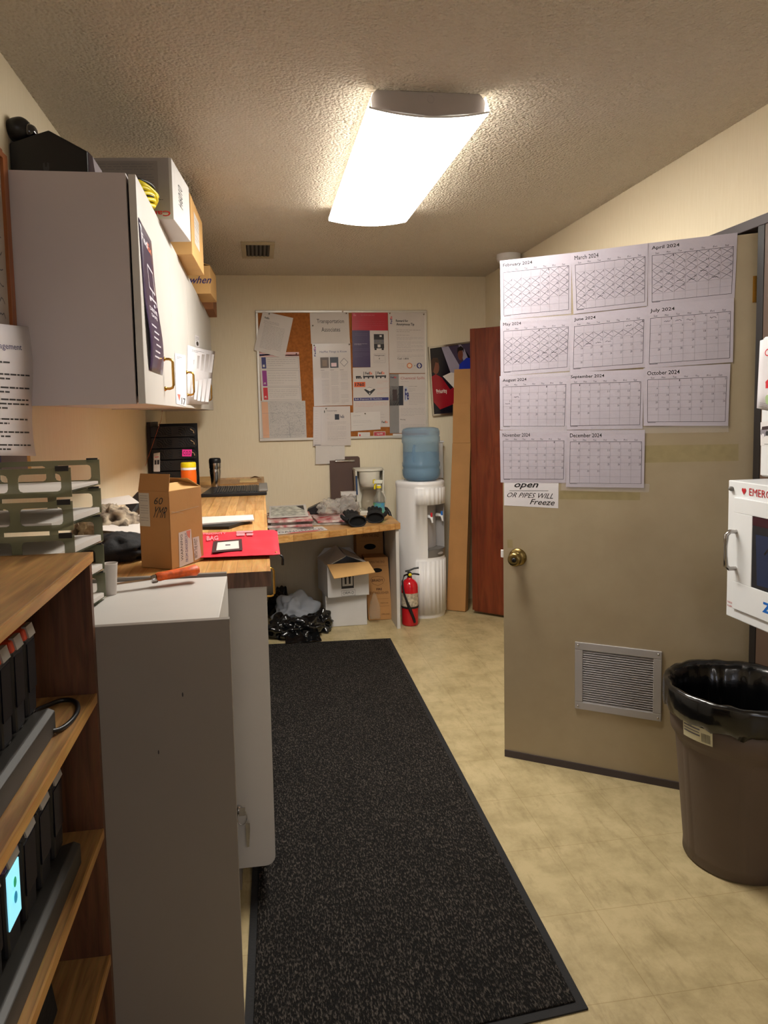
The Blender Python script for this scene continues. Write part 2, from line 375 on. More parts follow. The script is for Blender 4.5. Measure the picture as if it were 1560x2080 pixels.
def blob(c, rad, amp=.25, freq=3, seed=0, n=(40, 24), flat=True, sharp=True, rot=0, octv=4):
    mb = MB(); c = Vector(c); cr, sr = math.cos(rot), math.sin(rot)
    def fn(i, j):
        th = 2*PI*i/n[0]; ph = PI*j/(n[1]-1)
        d = Vector((math.sin(ph)*math.cos(th), math.sin(ph)*math.sin(th), math.cos(ph)))
        q = d*freq+Vector((seed*3.1, seed*1.7, 0)); h = mnoise.fractal(q, 1.0, 2.0, octv)
        if sharp: h = .5-abs(h)*1.5
        k = 1+amp*h; x, y, z = d.x*rad[0]*k, d.y*rad[1]*k, d.z*rad[2]*k
        if flat: z = max(z, -rad[2]*.55)
        return c+Vector((x*cr-y*sr, x*sr+y*cr, z))
    mb.grid(fn, n[0], n[1], cu=True); return mb

# ================================================================ THE ROOM
LX, RX, BY, CZ, RY = -.66, 1.70, 5.20, 2.44, -3.0
DO = Vector((.971, 2.762, 0)); DD = Vector((.831, -.557, 0)).normalized(); DN = Vector((-.557, -.831, 0)).normalized()   # open door: free edge, direction to hinge, facing
HY = 2.262                                    # hinge side of the doorway
DY1 = 3.20
struct(MB().box(LX-.1, RY, -.06, 3.2, BY+.1, 0).build('floor', FLOOR, origin=(0, 0, 0)))
struct(MB().box(LX-.1, RY, CZ, RX+.1, BY+.1, CZ+.08).build('ceiling', CEIL, origin=(0, 0, 0)))
struct(MB().box(LX-.1, RY, 0, LX, BY+.1, CZ).build('wall_left', WALL, origin=(0, 0, 0)))
struct(MB().box(LX, BY, 0, RX+.1, BY+.1, CZ).build('wall_back', WALL, origin=(0, 0, 0)))
struct(MB().box(LX, RY-.1, 0, RX+.1, RY, CZ).build('wall_rear', WALL, origin=(0, 0, 0)))
struct(MB().box(RX, RY, 0, RX+.1, HY-.03, CZ).box(RX, HY-.03, 2.07, RX+.1, DY1, CZ).box(RX, DY1, 0, RX+.1, BY, CZ).build('wall_right', WALL, origin=(0, 0, 0)))
# dim side room seen only through slivers of the doorway
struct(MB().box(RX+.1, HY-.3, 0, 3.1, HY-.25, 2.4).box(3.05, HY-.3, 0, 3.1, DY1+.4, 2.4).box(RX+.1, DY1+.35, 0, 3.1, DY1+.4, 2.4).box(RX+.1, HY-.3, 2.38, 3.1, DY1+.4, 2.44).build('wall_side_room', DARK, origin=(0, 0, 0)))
struct(MB().box(RX-.014, HY-.062, 0, RX, HY-.03, 2.048).box(RX, HY-.03, 0, RX+.1, HY-.012, 2.05).build('trim_2', M('near_jamb_dark', '#1c1715', .5), origin=(0, 0, 0), bevel=.002))
struct(MB().box(RX-.012, HY-.30, 0, RX, HY-.0622, 2.0475).build('trim_3', M('brown_trim', '#5e4a3c', .5), origin=(0, 0, 0), bevel=.002))
struct(MB().box(RX-.012, HY-.30, 2.048, RX, DY1+.06, 2.082).box(RX-.012, DY1, 0, RX, DY1+.06, 2.048)
       .box(RX, DY1-.018, 0, RX+.1, DY1, 2.07).box(RX, HY-.03, 2.052, RX+.1, DY1, 2.07).build('trim_1', CASING, origin=(0, 0, 0), bevel=.002))

# ---- the open door (leaf, knob, louvre) ----
DT = .044
def dpt(a, z, h=0): return DO+DD*a+DN*h+Vector((0, 0, z))
def dbox(mb, a0, z0, a1, z1, h0, h1):
    return mb.hexa([dpt(a0, z0, h1), dpt(a1, z0, h1), dpt(a1, z0, h0), dpt(a0, z0, h0)], [dpt(a0, z1, h1), dpt(a1, z1, h1), dpt(a1, z1, h0), dpt(a0, z1, h0)])
mb = MB(); dbox(mb, 0, .012, .905, 2.035, -DT, 0)
door = struct(mb.build('door_1', DOORM, origin=DO, bevel=.0015))
mb = MB(); dbox(mb, 0.002, .0, .90, .028, .0002, .006); mb.build('door_sweep', CASING, door)
kp = dpt(.060, .850)
mb = MB(); mb.lathe([(.036, .0), (.036, .004), (.032, .009), (.022, .013), (.016, .016), (.014, .032), (.019, .037), (.027, .046), (.0285, .056), (.025, .064), (.014, .068), (.010, .0665), (.0, .0665)], kp, 32, axis=DN)
knob = mb.build('door_knob', ABRASS, door)
mb = MB(); mb.lathe([(.009, .066), (.009, .069), (.0, .069)], kp, 16, axis=DN); mb.build('keyhole', BLK, knob)
mb = MB(); mb.hexa([dpt(-.018, .84, -.03), dpt(0, .84, -.03), dpt(0, .84, -.018), dpt(-.012, .84, -.018)], [dpt(-.018, .87, -.03), dpt(0, .87, -.03), dpt(0, .87, -.018), dpt(-.012, .87, -.018)]); mb.build('latch', WHITEP, door)
for z in (.25, 1.05, 1.80):
    mb = MB(); mb.cyl(dpt(.912, z, .004), dpt(.912, z+.09, .004), .007, 12); dbox(mb, .88, z, .91, z+.09, .0, .0015); mb.build('hinge', BRASS, door)
# louvre
a0, a1, z0, z1 = .287, .605, .255, .527
mb = MB(); fr = .030
for q in ((a0, z0, a1, z0+fr), (a0, z1-fr, a1, z1), (a0, z0+fr, a0+fr, z1-fr), (a1-fr, z0+fr, a1, z1-fr)): dbox(mb, *q, 0, .008)
lv = mb.build('louvre_frame', GREYP, door, bevel=.002)
mb = MB(); dbox(mb, a0+fr, z0+fr, a1-fr, z1-fr, .0003, .0008); mb.build('louvre_back', M('louvre_shadow_gap', '#3a3836', .6), lv)
mb = MB(); n = 23
for k in range(n):
    z = z0+fr+(z1-z0-2*fr)*(k+.1)/n; dz = (z1-z0-2*fr)/n*.8
    mb.hexa([dpt(a0+fr, z, .0065), dpt(a1-fr, z, .0065), dpt(a1-fr, z+.001, .0045), dpt(a0+fr, z+.001, .0045)], [dpt(a0+fr, z+dz*.55, .003), dpt(a1-fr, z+dz*.55, .003), dpt(a1-fr, z+dz*.55+.001, .001), dpt(a0+fr, z+dz*.55+.001, .001)])
mb.build('louvre_slats', GREYP, lv)
mb = MB()
for a, z in ((a0+.012, z0+.012), (a1-.012, z0+.012), (a0+.012, z1-.012), (a1-.012, z1-.012)): mb.lathe([(.004, .008), (.003, .0095), (0, .0098)], dpt(a, z), 12, axis=DN)
mb.build('screws', STEEL, lv)
# yellowed residue left by old tape on the door face
OLDT = M('old_tape_residue', '#9c8d68', .3, var=.06, vscale=30)
for q in (((1308, 905), (1500, 902), (1500, 936), (1308, 940)), ((1136, 997), (1300, 1000), (1300, 1016), (1136, 1014)), ((1030, 1096), (1041, 1096), (1042, 1113), (1031, 1113))):
    Sheet(DO, DN, q, .0001, .0001).done('tape_residue', OLDT, parent=door)

# ---- second door: reddish wood leaf standing ajar by the back corner ----
E0 = Vector((1.47, 4.80, 0)); E1 = Vector((1.688, 4.60, 0)); ed = (E1-E0).normalized(); en = Vector((-ed.y, ed.x, 0)); en = -en if en.dot(Vector((-1, -1, 0))) < 0 else en
wd = .042
mb = MB(); bk = E0-Vector((-.0, -.0, 0)); P = [E0+Vector((.03, -.03, 0)), E1, E1+Vector((0, .06, 0)), E0+Vector((.0, .03, 0))]
ed = (E1-E0).normalized(); nn = Vector((ed.y, -ed.x, 0)); nn = nn if nn.y < 0 else -nn
P = [E0, E1, E1-nn*wd, E0-nn*wd-ed*.0]
mb.prism([p+Vector((0, 0, .02)) for p in P], (0, 0, 1.99))
d2 = struct(mb.build('door_2', REDW, origin=E0, bevel=.003))
mb = MB(); mb.prism([p+Vector((0, 0, .03)) for p in (E0-ed*.012+nn*.004, E0+nn*.004+ed*.03, E0-nn*wd+ed*.03, E0-nn*wd-ed*.012)], (0, 0, 1.98)); mb.build('edge_band', REDW, d2)

# ---- ceiling things ----
DSIDE = M('diffuser_side_acrylic', '#fff4e0', .4, emit=FIX_EMIT*.09)
fx = thing('ceiling_light', (.554, 2.87, 2.376), 'long fluorescent wraparound ceiling light with glowing prismatic diffuser', 'ceiling light')
FX0, FX1, FY0, FY1, FZ = .362, .745, 2.236, 3.50, 2.380
mb = MB()
prof = []
for k in range(17):
    t = -1+2*k/16; prof.append((FX0+(FX1-FX0)*(t+1)/2, FZ-.022*(1-t*t)))
prof = [(FX0, FZ+.010)]+prof+[(FX1, FZ+.010)]
Y_ = np.linspace(FY0-.012, FY1+.004, 2)
mb.grid(lambda i, j: Vector((prof[i][0], Y_[j], prof[i][1])), len(prof), 2)
df = mb.build('diffuser', DIFF, fx)
mb = MB(); mb.grid(lambda i, j: Vector((prof[i][0], Y_[j], prof[i][1]+.003)), len(prof), 2); mb.build('diffuser_light_shield', WHITEP, fx)  # opaque shell added to block the diffuser's upward glow
for a_, b_ in ((FX0, FX0+.012), (FX1, FX1-.012)):
    mb = MB(); mb.grid(lambda i, j: Vector(((a_, b_)[i], Y_[j], (FZ+.0102, 2.428)[i])), 2, 2); mb.grid(lambda i, j: Vector(((a_, b_)[i]+(.001 if a_ < b_ else -.001), Y_[j], (FZ+.0102, 2.428)[i])), 2, 2); mb.build('diffuser_side', DSIDE, fx)
mb = MB(); mb.prism([(p[0], FY0-.014, p[1]-.001) for p in prof[1:-1]]+[(p[0], FY0-.014, p[1]+.004) for p in prof[1:-1]][::-1], (0, .004, 0)); mb.build('diffuser_rim', WHITEP, fx); mb = MB(); mb.prism([(p[0], FY1+.004, p[1]-.001) for p in prof[1:-1]]+[(p[0], FY1+.004, p[1]+.006) for p in prof[1:-1]][::-1], (0, .004, 0)); mb.build('diffuser_rim', WHITEP, fx)
ecp = [(FX0+.026, CZ-.0005), (FX1-.026, CZ-.0005), (FX1-.008, CZ-.020), (FX1-.012, FZ+.004), (FX0+.20, FZ-.012), (FX0+.012, FZ+.004), (FX0+.008, CZ-.020)]
HOUS = M('painted_fixture_metal', '#b5aca8', .5)
for y in (FY0+.0, FY1-.006):
    mb = MB(); mb.prism([(x, y, z) for x, z in ecp], (0, .005, 0)); ec = mb.build('end_cap', HOUS, fx, bevel=.001)
    mb = MB(); mb.lathe([(.0115, 0), (.0115, .0015), (.010, .0015), (.010, .0005)], (.56, y-.0002, 2.418), 24, axis=(0, -1, 0)); mb.build('knockout', HOUS, ec)
mb = MB(); mb.box(FX0+.04, FY0+.005, CZ-.03, FX1-.04, FY1-.006, CZ-.0005); mb.build('housing', WMET, fx)

vt = thing('ceiling_vent', (.025, 4.4, 2.43), 'beige metal air vent with dark opening in the ceiling above the back counter', 'vent')
mb = MB()
for q in ((-.075, 4.195, .12, 4.255), (-.075, 4.555, .12, 4.615), (-.075, 4.255, -.047, 4.555), (.092, 4.255, .12, 4.555)): mb.box(q[0], q[1], CZ-.008, q[2], q[3], CZ-.0005)
mb.build('vent_frame', M('beige_vent_metal', '#a89a7c', .5), vt, bevel=.002)
mb = MB(); mb.box(-.047, 4.255, CZ-.003, .092, 4.555, CZ-.0006); mb.build('vent_opening', DARK, vt)
mb = MB()
for k in range(6): x = -.04+k*.024; mb.hexa([(x, 4.255, CZ-.008), (x+.003, 4.255, CZ-.008), (x+.003, 4.555, CZ-.008), (x, 4.555, CZ-.008)], [(x+.01, 4.255, CZ-.003), (x+.013, 4.255, CZ-.003), (x+.013, 4.555, CZ-.003), (x+.01, 4.555, CZ-.003)])
mb.build('vent_louvres', M('vent_louvre_metal', '#3a342c', .6), vt)

cm = thing('dome_camera', (1.615, 4.46, 2.34), 'white ceiling dome camera with black dome above the open door', 'camera')
mb = MB(); mb.lathe([(.058, .055), (.072, .06), (.076, .075), (.076, .0995)], (1.615, 4.46, 2.34), 32); mb.build('base', WHITEP, cm)
mb = MB(); mb.lathe([(.0, .0), (.022, .004), (.038, .016), (.046, .034), (.048, .056)], (1.615, 4.46, 2.34), 32); mb.build('dome', BLK, cm)

# ================================================================ CALENDARS AND NOTE ON THE DOOR
CALS = [('February', 2, ((1015.7, 529.6), (1161, 513.6), (1160, 637), (1017, 650)), 0, 29),
 ('March', 3, ((1160, 513.8), (1316.4, 494), (1314.6, 621.4), (1164.8, 638)), 1, 31),
 ('April', 4, ((1316, 494), (1498, 472.6), (1492, 604.7), (1315.7, 622.6)), 0, 30),
 ('May', 5, ((1016, 650), (1161, 640), (1156.6, 753), (1017, 764)), 0, 31),
 ('June', 6, ((1160, 640), (1314.6, 623), (1311, 746), (1157, 757)), 1, 10),
 ('July', 7, ((1313.5, 621.4), (1491, 605), (1488.6, 735.6), (1310, 748)), 2, 0),
 ('August', 8, ((1015, 764), (1156, 756), (1151, 874), (1016, 873)), 0, 0),
 ('September', 9, ((1153, 756), (1308, 750), (1305, 871), (1151, 873)), 1, 0),
 ('October', 10, ((1307, 748), (1483.7, 738.6), (1479, 865), (1307, 865)), 2, 0),
 ('November', 11, ((1015, 874), (1151.5, 873), (1149, 981), (1017, 980)), 0, 0),
 ('December', 12, ((1151, 874), (1310, 873), (1308, 991), (1149.5, 989)), 2, 0)]
for name, mo, cs, lay, crossed in CALS:
    s = Sheet(DO, DN, cs, .0006+.0011*lay, .0004); rr = random.Random(mo)
    s.text(name+' 2024', .045, .055, .045+.032*(len(name)+5), .125, INK, .008)
    gx0, gx1, gy0, gy1 = .05, .965, .205, .93; cw = (gx1-gx0)/7; rh = (gy1-gy0)/6
    for k, dn in enumerate(('Sun', 'Mon', 'Tue', 'Wed', 'Thu', 'Fri', 'Sat')): s.text(dn, gx0+cw*(k+.3), .158, gx0+cw*(k+.62), .188, INKG)
    for k in range(8): s.line(gx0+cw*k, gy0, gx0+cw*k, gy1, .0011 if k in (0, 7) else .0007, INK if k in (0, 7) else INKL)
    for k in range(7): s.line(gx0, gy0+rh*k, gx1, gy0+rh*k, .0011 if k in (0, 6) else .0006, INK if k in (0, 6) else INKL)
    s.rect(gx0, .938, gx0+.10, .946, INKG)
    first = (datetime.date(2024, mo, 1).weekday()+1) % 7; nd = (datetime.date(2024+(mo == 12), mo % 12+1, 1)-datetime.date(2024, mo, 1)).days
    for d in range(1, nd+1):
        i = first+d-1; c, r0 = i % 7, i//7; w_ = .022 if d > 9 else .010
        x1 = gx0+cw*(c+.94); y0 = gy0+rh*(r0+.08)
        s.text(str(d), x1-w_*1.1, y0, x1, y0+.034, INKG, .0)
        if d <= crossed:
            j = lambda: rr.uniform(-.06, .06)
            for (ax, ay, bx, by) in ((.06, .95, .95, .05), (.08, .1, .92, .93)):
                s.line(gx0+cw*(c+ax+j()), gy0+rh*(r0+ay+j()), gx0+cw*(c+bx+j()), gy0+rh*(r0+by+j()), .0011, PEN, .0007)
    marks = {3: ((4, 3), (2, 4), (5, 2), (1, 3)), 4: ((2, 3), (4, 2), (5, 3), (3, 3), (1, 2)), 5: ((4, 3), (5, 3), (1, 4)), 6: ((1, 2), (2, 2), (3, 2), (5, 0)), 7: ((1, 0), (2, 0), (3, 0), (5, 0)), 8: ((1, 1), (0, 2))}.get(mo, ())
    for c, r0 in marks:
        x, y = gx0+cw*(c+.25), gy0+rh*(r0+.6); px, py = x, y
        for k in range(7):
            qx = x+cw*.08*(k+1); qy = y+rr.uniform(-.014, .014); s.line(px, py, qx, qy, .0014, PEN if mo != 7 else INKG, .0007); px, py = qx, qy
    s.curl = (lambda u, v, k=mo: .0006*math.sin(5*u+k)*math.sin(4*v+k)) if False else None
    s.done('calendar_page', PAPERC, 'printed %s 2024 calendar page taped to the open door%s' % (name, ', days crossed out' if crossed > 15 else ''), 'calendar page', 'calendar pages on the door')
s = Sheet(DO, DN, ((1024, 979), (1134.6, 979), (1134, 1032.5), (1024, 1026.6)), .0003, .0003)
s.text('open', .16, .05, .60, .30, INK, .02, skew=.12); s.line(.10, .37, .82, .34, .0016, INK)
s.text('OR PIPES WILL', .04, .44, .90, .64, INK, .0, skew=.05); s.text('Freeze', .48, .68, .92, .90, INK, .01, skew=.1)
s.done('handwritten_note', PAPER, 'handwritten note about frozen pipes taped below the November page', 'note')
for q, lb in ((((1017, 641), (1160, 632), (1161, 648), (1018, 657)), 'clear tape strip along the seam between February and May pages'),
          (((1018, 757), (1158, 748), (1159, 764), (1018, 772)), 'clear tape strip along the seam between May and August pages'),
          (((1018, 866), (1152, 864), (1152, 879), (1018, 881)), 'clear tape strip along the seam between August and November pages'),
          (((1140, 980), (1320, 983), (1318, 1000), (1140, 996)), 'clear tape strip under the December page with loose curled end'),
          (((1200, 868), (1480, 864), (1480, 878), (1200, 882)), 'clear tape strip under the September and October pages')):
    tag(Sheet(DO, DN, q, .0044, .0002).done('clear_tape', TAPE), lb, 'tape')

# ================================================================ BACK WALL: CORK BOARD AND PAPERS
cb = thing('cork_board', (.62, BY-.02, 1.258), 'large cork notice board with white frame on the back wall', 'notice board')
bx0, bx1, bz0, bz1 = -.006, 1.246, 1.257, 2.192
mb = MB(); mb.box(bx0+.01, BY-.012, bz0+.01, bx1-.01, BY-.002, bz1-.01); mb.build('cork_panel', CORK, cb)
mb = MB(); fw_ = .018; yf = BY-.020
mb.box(bx0, yf, bz1-fw_, .617, BY-.001, bz1); mb.box(.623, yf, bz1-fw_, bx1, BY-.001, bz1-.002); mb.box(bx0, yf, bz0, bx1, BY-.001, bz0+fw_)
mb.box(bx0, yf, bz0+fw_, bx0+fw_, BY-.001, bz1-fw_); mb.box(bx1-fw_, yf, bz0+fw_, bx1, BY-.001, bz1-fw_); mb.build('frame', ALU, cb, bevel=.003)
BO = Vector((0, BY-.0125, 0)); BN = Vector((0, -1, 0)); GRP = 'papers on the cork board'
def bs(cs, lay=0): return Sheet(BO, BN, cs, .0005+.0012*lay, .0004)
def logo(s, u0, v0, u1, v1, rot=0, c1=None, c2=None):
    if rot == 90: vm = v1-(v1-v0)*.6; s.text('Fed', u0, vm, u1, v1, c1 or NAVY, .03, rot=90); s.text('Ex', u0, v0, u1, vm-.004, c2 or INKO, .03, rot=90)
    else: um = u0+(u1-u0)*.6; s.text('Fed', u0, v0, um-.004, v1, c1 or NAVY, .03); s.text('Ex', um, v0, u1, v1, c2 or INKO, .03)
s = bs(((526, 716), (607, 715), (613, 815), (532, 815)))
s.rect(0, 0, 1, .09, M('pink_tint_print', '#d9b2b0', .6)); s.rect(0, .035, .28, .075, NAVY); s.rect(.62, .05, 1, .075, M('salmon_print', '#cf7668', .6))
for k, (c, v0, v1, t) in enumerate(((NAVY, .10, .33, '1'), (MAG, .37, .69, '2'), (RED, .72, .97, '3'))):
    s.rect(.05, v0, .16, v1, c, .0004); s.text(t, .075, v1-.08, .125, v1-.03, PAPERB, .02, .0006, rot=90)
    for a in ((.17, v0, .97, v0), (.97, v0, .97, v1), (.97, v1, .17, v1)): s.line(*a, .0012, INKG)
    s.para(.19, v0+.03, .9, v1-.04, 5 if k else 4, INKG, .0011, .1)
s.done('printed_guide', PAPERB, 'printed form with blue, purple and red number tabs on the cork board', 'paper', GRP)
s = bs(((528, 814), (620, 814), (623, 890), (532, 892)), 1)
s.rect(.03, .03, .17, .97, M('map_orange', '#d9a888', .6)); MG = M('map_ink', '#77787e', .6)
for k in range(60):
    u, v = s.rnd.uniform(.18, .9), s.rnd.uniform(.03, .92); a = s.rnd.uniform(0, PI); l = s.rnd.uniform(.03, .12); s.line(u, v, min(.98, max(.02, u+l*math.cos(a))), min(.98, max(.02, v+l*math.sin(a))), .0008, MG)
for k in range(700):
    u, v = s.rnd.uniform(.18, .97), s.rnd.uniform(.03, .95); s.line(u, v, u+.018, v+s.rnd.uniform(-.01, .01), .0011, INKL if k % 2 else MG)
s.line(.03, .33, .97, .31, .0012, MG); s.line(.03, .9, .97, .88, .001, MG); s.line(.62, .5, .63, .98, .0016, MG)
s.done('folded_map', M('map_paper', '#c2bdb8', .7), 'folded road map pinned to the lower left of the cork board', 'map', GRP)
s = bs(((534, 632), (595.6, 646), (578, 728.6), (516, 711)), 7)
logo(s, .10, .12, .26, .165, c1=INK, c2=INK); s.para(.1, .2, .6, .3, 4, INKG, .0012); s.para(.14, .30, .82, .90, 18, INKG, .0013, .08)
s.done('typed_letter', PAPERB, 'typed letter hanging tilted over the top left corner of the cork board', 'paper', GRP)
s = bs(((629, 634), (708, 634), (711, 697.5), (632, 698.5)), 1)
s.text('Transportation', .17, .22, .87, .39, INK, .0); s.text('Associates', .28, .48, .76, .62, INK, .0)
s.done('title_sheet', PAPERB, 'white sheet headed Transportation Associates on the cork board', 'paper', GRP)
s = bs(((634, 698.5), (711.5, 697), (715.5, 823), (638, 825)), 2)
logo(s, .04, .04, .09, .20, 90, NAVY, MAG); s.text('HazMat Things to Know', .19, .115, .90, .155, NAVY, .015)
s.rect(.20, .22, .42, .39, M('photo_brown', '#5a4636', .4)); s.rect(.25, .26, .37, .36, M('photo_tan', '#7d6248', .4), .0006); s.rect(.45, .22, .67, .39, M('photo_dark', '#232631', .4)); s.rect(.48, .31, .62, .37, M('photo_pink', '#d8b8bc', .4), .0006)
s.poly([(.71, .305), (.82, .235), (.93, .305), (.82, .375)], INKG); s.poly([(.725, .305), (.82, .245), (.915, .305), (.82, .365)], PAPERB, .0006)
for k in range(3): u = .20+.25*k; s.line(u, .425, u+.1, .425, .002, INK); s.para(u+.02, .445, u+.21, .97, 24, INKG, .0012, .12)
s.done('information_sheet', PAPER2, 'laminated HazMat information sheet with two photos on the cork board', 'paper', GRP)
s = bs(((714.5, 633), (787, 634), (790, 745.5), (716.5, 746)), 3)
s.rect(0, 0, 1, .335, REDP); s.rect(0, .335, .49, 1, PURP)
s.text('Be', .05, .04, .12, .08, M('poster_pink', '#e08a94', .5)); s.para(.25, .045, .95, .075, 1, M('poster_pink'), .0015, 0); s.para(.1, .12, .9, .30, 5, M('poster_pink2', '#c2404e', .5), .001, .3)
s.para(.07, .38, .42, .47, 3, M('poster_lilac', '#6e5a80', .5), .0011, .1); s.para(.05, .57, .42, .60, 2, M('poster_white', '#c8bcc8', .5), .0014, 0); s.para(.05, .65, .46, .82, 6, M('poster_lilac'), .0011, .1)
s.rect(.60, .40, .88, .58, INK); s.rect(.76, .42, .82, .45, PAPERB, .0006); s.rect(.60, .50, .88, .60, M('truck_grey', '#6c6864', .5), .0006)
for u in (.61, .69, .82): s.rect(u, .51, u+.05, .55, INKG, .0008)
s.rect(.60, .58, .88, .66, INK, .0007); s.rect(.70, .59, .78, .64, PAPERB, .0009); s.rect(.61, .66, .67, .69, INK); s.rect(.81, .66, .87, .69, INK)
for a in ((.59, .76, .90, .76), (.90, .76, .90, .92), (.90, .92, .59, .92), (.59, .92, .59, .76)): s.line(*a, .001, INKG)
s.text('Dangerous', .61, .775, .88, .805, INK, .02); s.rect(.735, .83, .75, .86, INK); s.para(.62, .87, .87, .91, 2, INKG, .001, 0)
s.done('safety_poster', PAPER2, 'glossy red, purple and white truck poster on the cork board', 'poster', GRP)
s = bs(((788, 634.5), (866, 635.5), (867, 758), (791, 758)), 4)
logo(s, .05, .06, .105, .19, 90, NAVY, RED); s.text('Reward for', .20, .115, .52, .155, INK, .025); s.text('Anonymous Tip', .21, .17, .68, .225, INK, .025)
s.para(.21, .27, .84, .33, 2, INK, .0015, 0); s.para(.21, .365, .84, .38, 1, INK, .0014, 0)
for v in (.40, .475, .535, .60, .69): s.para(.21, v, .92, v+.055, 3, INKG, .001, .05)
s.text('Call 1.800', .22, .745, .52, .775, INK, .01); s.para(.22, .83, .40, .93, 5, INKL, .001, 0)
s.circle(.54, .875, .075, .047, M('seal_orange', '#c8744a', .5)); s.circle(.54, .875, .05, .031, M('seal_cream', '#e0c6a8', .5), h=.0008); s.text('or', .66, .865, .70, .885, INK); s.circle(.80, .875, .075, .047, NAVY); s.circle(.80, .875, .04, .026, PAPERB, h=.0008, hole=.6); s.rect(.79, .84, .81, .91, PAPERB, .001)
s.done('reward_notice', PAPER2, 'laminated reward for anonymous tip notice at the top right of the cork board', 'poster', GRP)
s = bs(((716.5, 747), (790, 745), (791.5, 867), (718, 868)), 2)
for u in (.08, .28, .62):
    w2 = .14 if u < .2 else .30
    s.rect(u, .14, u+w2, .165, INK)
    if u > .2: s.rect(u+.01, .07, u+.03, .14, M('truck_grey')); logo(s, u+.06, .075, u+.26, .12, c1=INK, c2=INKO)
    for k in range(3): s.circle(u+.03+k*w2*.4, .175, .022, .013, INK)
s.rect(.03, .24, .34, .325, INKO); s.text('1760', .06, .255, .31, .31, INK, .03, .0007)
s.poly([(.30, .37), (.45, .33), (.62, .37), (.46, .47)], INK); s.poly([(.34, .36), (.45, .335), (.57, .36), (.46, .40)], PAPERB, .0007); s.text('8', .44, .42, .475, .45, PAPERB, .02, .0008)
for v in (.22, .32, .40): s.para(.66, v, .96, v+.06, 3, M('salmon_print'), .001, .1)
s.rect(.02, .505, .98, .555, NAVY); s.text('Bulk Shipment ID Numbers', .05, .515, .8, .548, PAPERB, .02, .0007)
s.para(.05, .58, .95, .66, 4, M('salmon_print'), .0012, .05); s.para(.05, .68, .95, .76, 3, INKG, .001, .1)
for v in (.78, .83): s.para(.75, v, .95, v+.02, 1, INKG, .001, 0)
logo(s, .78, .90, .95, .935, c1=INK, c2=INKO)
s.done('shipment_chart', PAPER2, 'shipment number chart with trucks and orange 1760 plate on the cork board', 'poster', GRP)
s = bs(((712, 838), (772, 836), (773, 872), (713, 876)), 6)
s.para(.08, .16, .55, .22, 1, INKG, .0014, 0); s.para(.08, .35, .7, .75, 5, INKL, .001, .3)
s.done('memo_slip', PAPERB, 'white memo slip overlapping the shipment chart on the cork board', 'paper', GRP)
s = bs(((641, 903), (700, 903), (700.5, 941), (641, 943)), 5); s.para(.55, .08, .65, .12, 1, INKG, .0012, 0)
s.done('blank_sheet', PAPERB, 'nearly blank sheet hanging below the bottom edge of the cork board', 'paper', GRP)
s = bs(((636.5, 826), (711, 825), (713, 904.5), (636, 906)), 7)
for k in range(14): s.para(.05, .10+.062*k, .18, .13+.062*k, 1, INKL, .001, 0)
s.line(.21, .06, .205, .97, .0008, INKL); s.text('Potential Spills', .36, .10, .64, .13, INK, .01); s.rect(.29, .10, .31, .16, INK); s.rect(.58, .2, .70, .34, M('photo_dark')); logo(s, .72, .22, .84, .30, c1=INKG, c2=INKG)
s.para(.36, .2, .48, .32, 4, INKL, .001, .1)
for v, n in ((.38, 3), (.50, 4), (.64, 5), (.80, 2)): s.para(.38, v, .88, v+.035*n, n, INKG, .001, .05)
s.rect(.04, .97, .2, .985, INKG); s.done('checklist', PAPER2, 'laminated two column checklist hanging over the bottom edge of the cork board', 'paper', GRP)
s = bs(((791, 760), (866, 759), (867, 879), (792, 880)), 3)
s.rect(0, 0, .25, 1, M('sheet_grey', '#85817e', .5)); logo(s, .03, .04, .19, .07, c1=PURP, c2=RED); s.text('Chemical Spills', .30, .05, .95, .105, M('rust_text', '#a44636', .5), .0); s.para(.31, .125, .7, .135, 1, INKG, .001, 0)
s.rect(0, .20, .37, .53, M('photo_dark')); s.rect(.08, .26, .2, .45, M('photo_shade', '#3a2a2a', .5), .0006); s.rect(.40, .22, .48, .46, M('photo_blue', '#b8bcc8', .4)); s.text('Fe', .41, .25, .52, .44, NAVY, .03, .0007)
s.para(.52, .20, .95, .22, 1, INK, .0014, 0); s.para(.52, .24, .7, .31, 3, INKG, .001, 0); s.para(.52, .32, .95, .53, 8, INKG, .001, .1); s.para(.3, .57, .95, .72, 6, INKG, .001, .1); s.text('Placing', .28, .76, .42, .785, INK, .01); s.para(.3, .80, .95, .97, 7, INKG, .001, .1)
s.done('chemical_spills_sheet', PAPER2, 'grey and white Chemical Spills sheet at the lower right of the cork board', 'poster', GRP)
s = bs(((727, 878), (751.5, 878), (751.5, 889), (727, 889)), 1); s.circle(.16, .55, .07, .2, RED); s.para(.35, .2, .9, .8, 3, INKL, .0008, 0)
s.done('small_card', PAPERB, 'small white card at the bottom of the cork board under the memo slip', 'card', GRP)
s = bs(((798, 881), (820, 881), (820, 890), (798, 890)), 2); s.circle(.16, .55, .07, .2, RED); s.para(.35, .2, .9, .8, 3, INKL, .0008, 0)
s.done('small_card', PAPERB, 'small white card under the Chemical Spills sheet beside the water bottle', 'card', GRP)
s = bs(((759, 876.5), (783, 876.5), (783, 886.5), (759, 886.5)), 1); s.rect(.03, .1, .97, .9, M('sticker_red', '#b8404a', .5)); s.text('EXIT' if False else 'spill', .25, .3, .75, .7, PAPERB, .03, .0008)
s.done('red_sticker', PAPERB, 'little red sticker on the bottom strip of cork between two cards', 'sticker', GRP)
